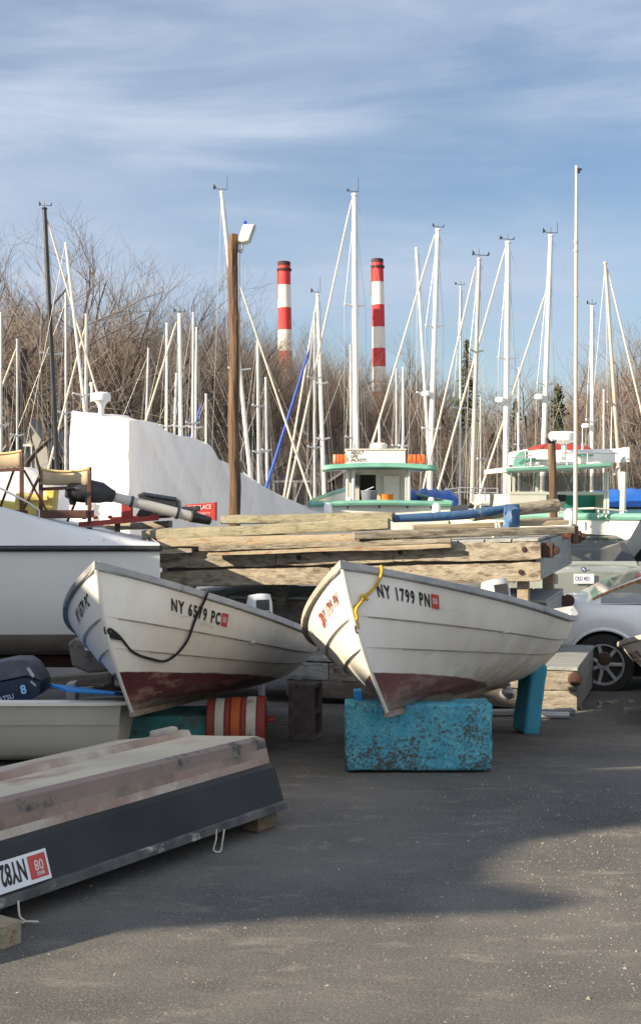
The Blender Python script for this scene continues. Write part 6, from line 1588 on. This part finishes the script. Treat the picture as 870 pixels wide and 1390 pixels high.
# evergreens and ivy clad trunks
M_ever = mat('evergreen', (.035,.05,.028), (.07,.085,.045), 1.2, rough=.9)
def conifer(label, px, top, d, hw, dens=900):
    z0 = gz(d); zt = at(0,top,d).z; X = at(px,0,d).x; rnd = random.Random(int(px))
    t = thing('conifer', label, 'tree', (X,d,z0)); g = MB(); g.tube([(X,d,z0),(X,d,zt)], [.2,.02], 6); g.build('trunk', M_bark, t)
    g = MB()
    for i in range(dens):
        f = rnd.random()**.8; a_ = rnd.uniform(0,6.28); rr = hw*(1-f)*(.55+.45*((f*9) % 1))*rnd.uniform(.3,1)+.05
        c = Vector((X+rr*math.cos(a_), d+rr*math.sin(a_), z0+(zt-z0)*(.08+.92*f)-rr*.25))
        s = rnd.uniform(.10,.24)*(1.15-.6*f); u_ = Vector((math.cos(a_),math.sin(a_),-.35+rnd.uniform(-.2,.2)))*s*1.6; v_ = Vector((-math.sin(a_),math.cos(a_),rnd.uniform(-.3,.3)))*s*.5
        g.add([c-u_-v_, c+u_, c-u_+v_, c-u_*.2+Vector((0,0,s*.4))], [(0,1,3),(1,2,3),(2,0,3),(0,2,1)])
    g.build('crown', M_ever, t, fix=False)
conifer('small dark conifer poking above the wood between two masts', 633, 462, 78, 2.3, 1300)
conifer('dark evergreen low behind the masts right of the lamp pole', 345, 570, 70, 2.2, 1500)
conifer('dark evergreen behind the brightest mast left of the trawler', 668, 590, 72, 1.2, 900)
def ivy(label, px, y0, y1, d, hw, n=700):
    rnd = random.Random(int(px*3)); t = thing('ivy_tree', label, 'tree', tuple(at(px,y1,d)))
    g = MB(); g.tube([at(px,y1+40,d), at(px+2,(y0+y1)/2,d), at(px-1,y0-4,d)], [.25,.2,.08], 7); g.build('trunk', M_bark, t)
    g = MB()
    for i in range(n):
        f = rnd.random(); c = at(px+rnd.gauss(0,1)*hw*(.5+.5*math.sin(f*PI)), y0+(y1-y0)*f, d+rnd.uniform(-.5,.5)); s = rnd.uniform(.06,.16)
        a_ = Vector((rnd.uniform(-1,1),rnd.uniform(-1,1),rnd.uniform(-1,1)))*s; b_ = Vector((rnd.uniform(-1,1),rnd.uniform(-1,1),rnd.uniform(-1,1)))*s
        g.add([c-a_, c+b_, c+a_, c-b_], [(0,1,2,3)])
    g.build('ivy_leaves', M_ever, t, fix=False)
ivy('ivy clad trunk rising behind the trawler between two masts', 757, 525, 610, 76, 4)
ivy('ivy clad trunk behind the wood left of the brightest mast', 700, 545, 620, 80, 3, 500)
ivy('ivy clad trunk at the left beside the black mast', 68, 520, 600, 68, 3, 400)

# ---------------------------------------------------------------- houses half seen through the masts
def house(label, x0, x1, yb, ye, yr, d, dep, wallm, roofm, win):
    t = thing('house', label, 'house', (at((x0+x1)/2,0,d).x, d, gz(d)))
    a_, b_ = at(x0,0,d).x, at(x1,0,d).x; zb = gz(d)-.3; ze = at(0,ye,d).z; zr = at(0,yr,d).z; xm = (a_+b_)/2
    g = MB(); g.prism([(a_,d,zb),(b_,d,zb),(b_,d,ze),(xm,d,zr-.1),(a_,d,ze)], (0,dep,0)); g.build('wall', wallm, t)
    ov = .35; sl_ = (zr-ze)/((b_-a_)/2)
    for sg in (-1,1):
        e = xm+sg*((b_-a_)/2+ov); ez = ze-ov*sl_
        g = MB(); g.prism([(xm,d-.3,zr+.02),(e,d-.3,ez+.02),(e,d-.3,ez+.16),(xm,d-.3,zr+.16)], (0,dep+.6,0)); g.build('roof_slope', roofm, t)
    for (wx,wy,ww,wh) in win:
        c = at(wx,wy,d); g = MB(); g.box((c.x,d-.03,c.z), (ww+.2,.06,wh+.2)); f = g.build('window_frame', M_cabin, t); g = MB(); g.box((c.x,d-.07,c.z), (ww,.03,wh)); g.build('pane', glass('house_glass', (.03,.04,.05), .95), f)
shing = mat('shingle', (.12,.125,.13), (.17,.17,.175), 2, rough=.9)
house('dark shingled house with pale gable seen between the masts', 350, 445, 700, 655, 622, 66, 9, mat('house_dark', (.13,.14,.16), (.10,.11,.12), 1, rough=.9), shing, [(385,670,.9,1.1),(415,670,.9,1.1)])
house('pale grey cottage roof among the masts at the left', 5, 68, 660, 615, 570, 64, 8, mat('house_pale', (.38,.38,.37), (.33,.33,.32), 1, rough=.9), mat('roof_pale', (.33,.33,.33), (.26,.26,.26), 2, rough=.9), [(30,620,.8,1.0)])
house('small brown house low behind the tallest mast', 455, 520, 690, 650, 628, 65, 8, mat('house_brown', (.16,.12,.09), (.13,.1,.08), 1, rough=.9), shing, [(490,665,.9,.9)])

# ---------------------------------------------------------------- unseen caster added out of frame at left, outline cut to throw the long shade
def shade_row():
    t = thing('shrink_wrapped_boat', 'long tall unseen shade caster added out of frame to the left', 'boat', (-10.8,4,0))
    out = [(1.9,-.1),(1.4,1.5),(.95,3),(.64,3.95),(.38,4.44),(.02,4.84),(.1,4.93),(.35,4.84),(.5,4.78),(.75,4.80),(1.0,4.88),(1.02,4.9),(1.10,5.42),(2.15,5.42),(2.35,5.17),(2.95,5.15),(3.15,4.95),(4.2,5.0),(6,5.0),(9,4.8),(12,4.6),(13,3.6),(13.4,.8),(13.4,-.1)]
    g = MB(); g.prism([(-12.6,y,z) for y, z in out], (2.6,0,0)); g.build('wrap_cover', M_wrap, t)
shade_row()
print('objects', len(bpy.data.objects))
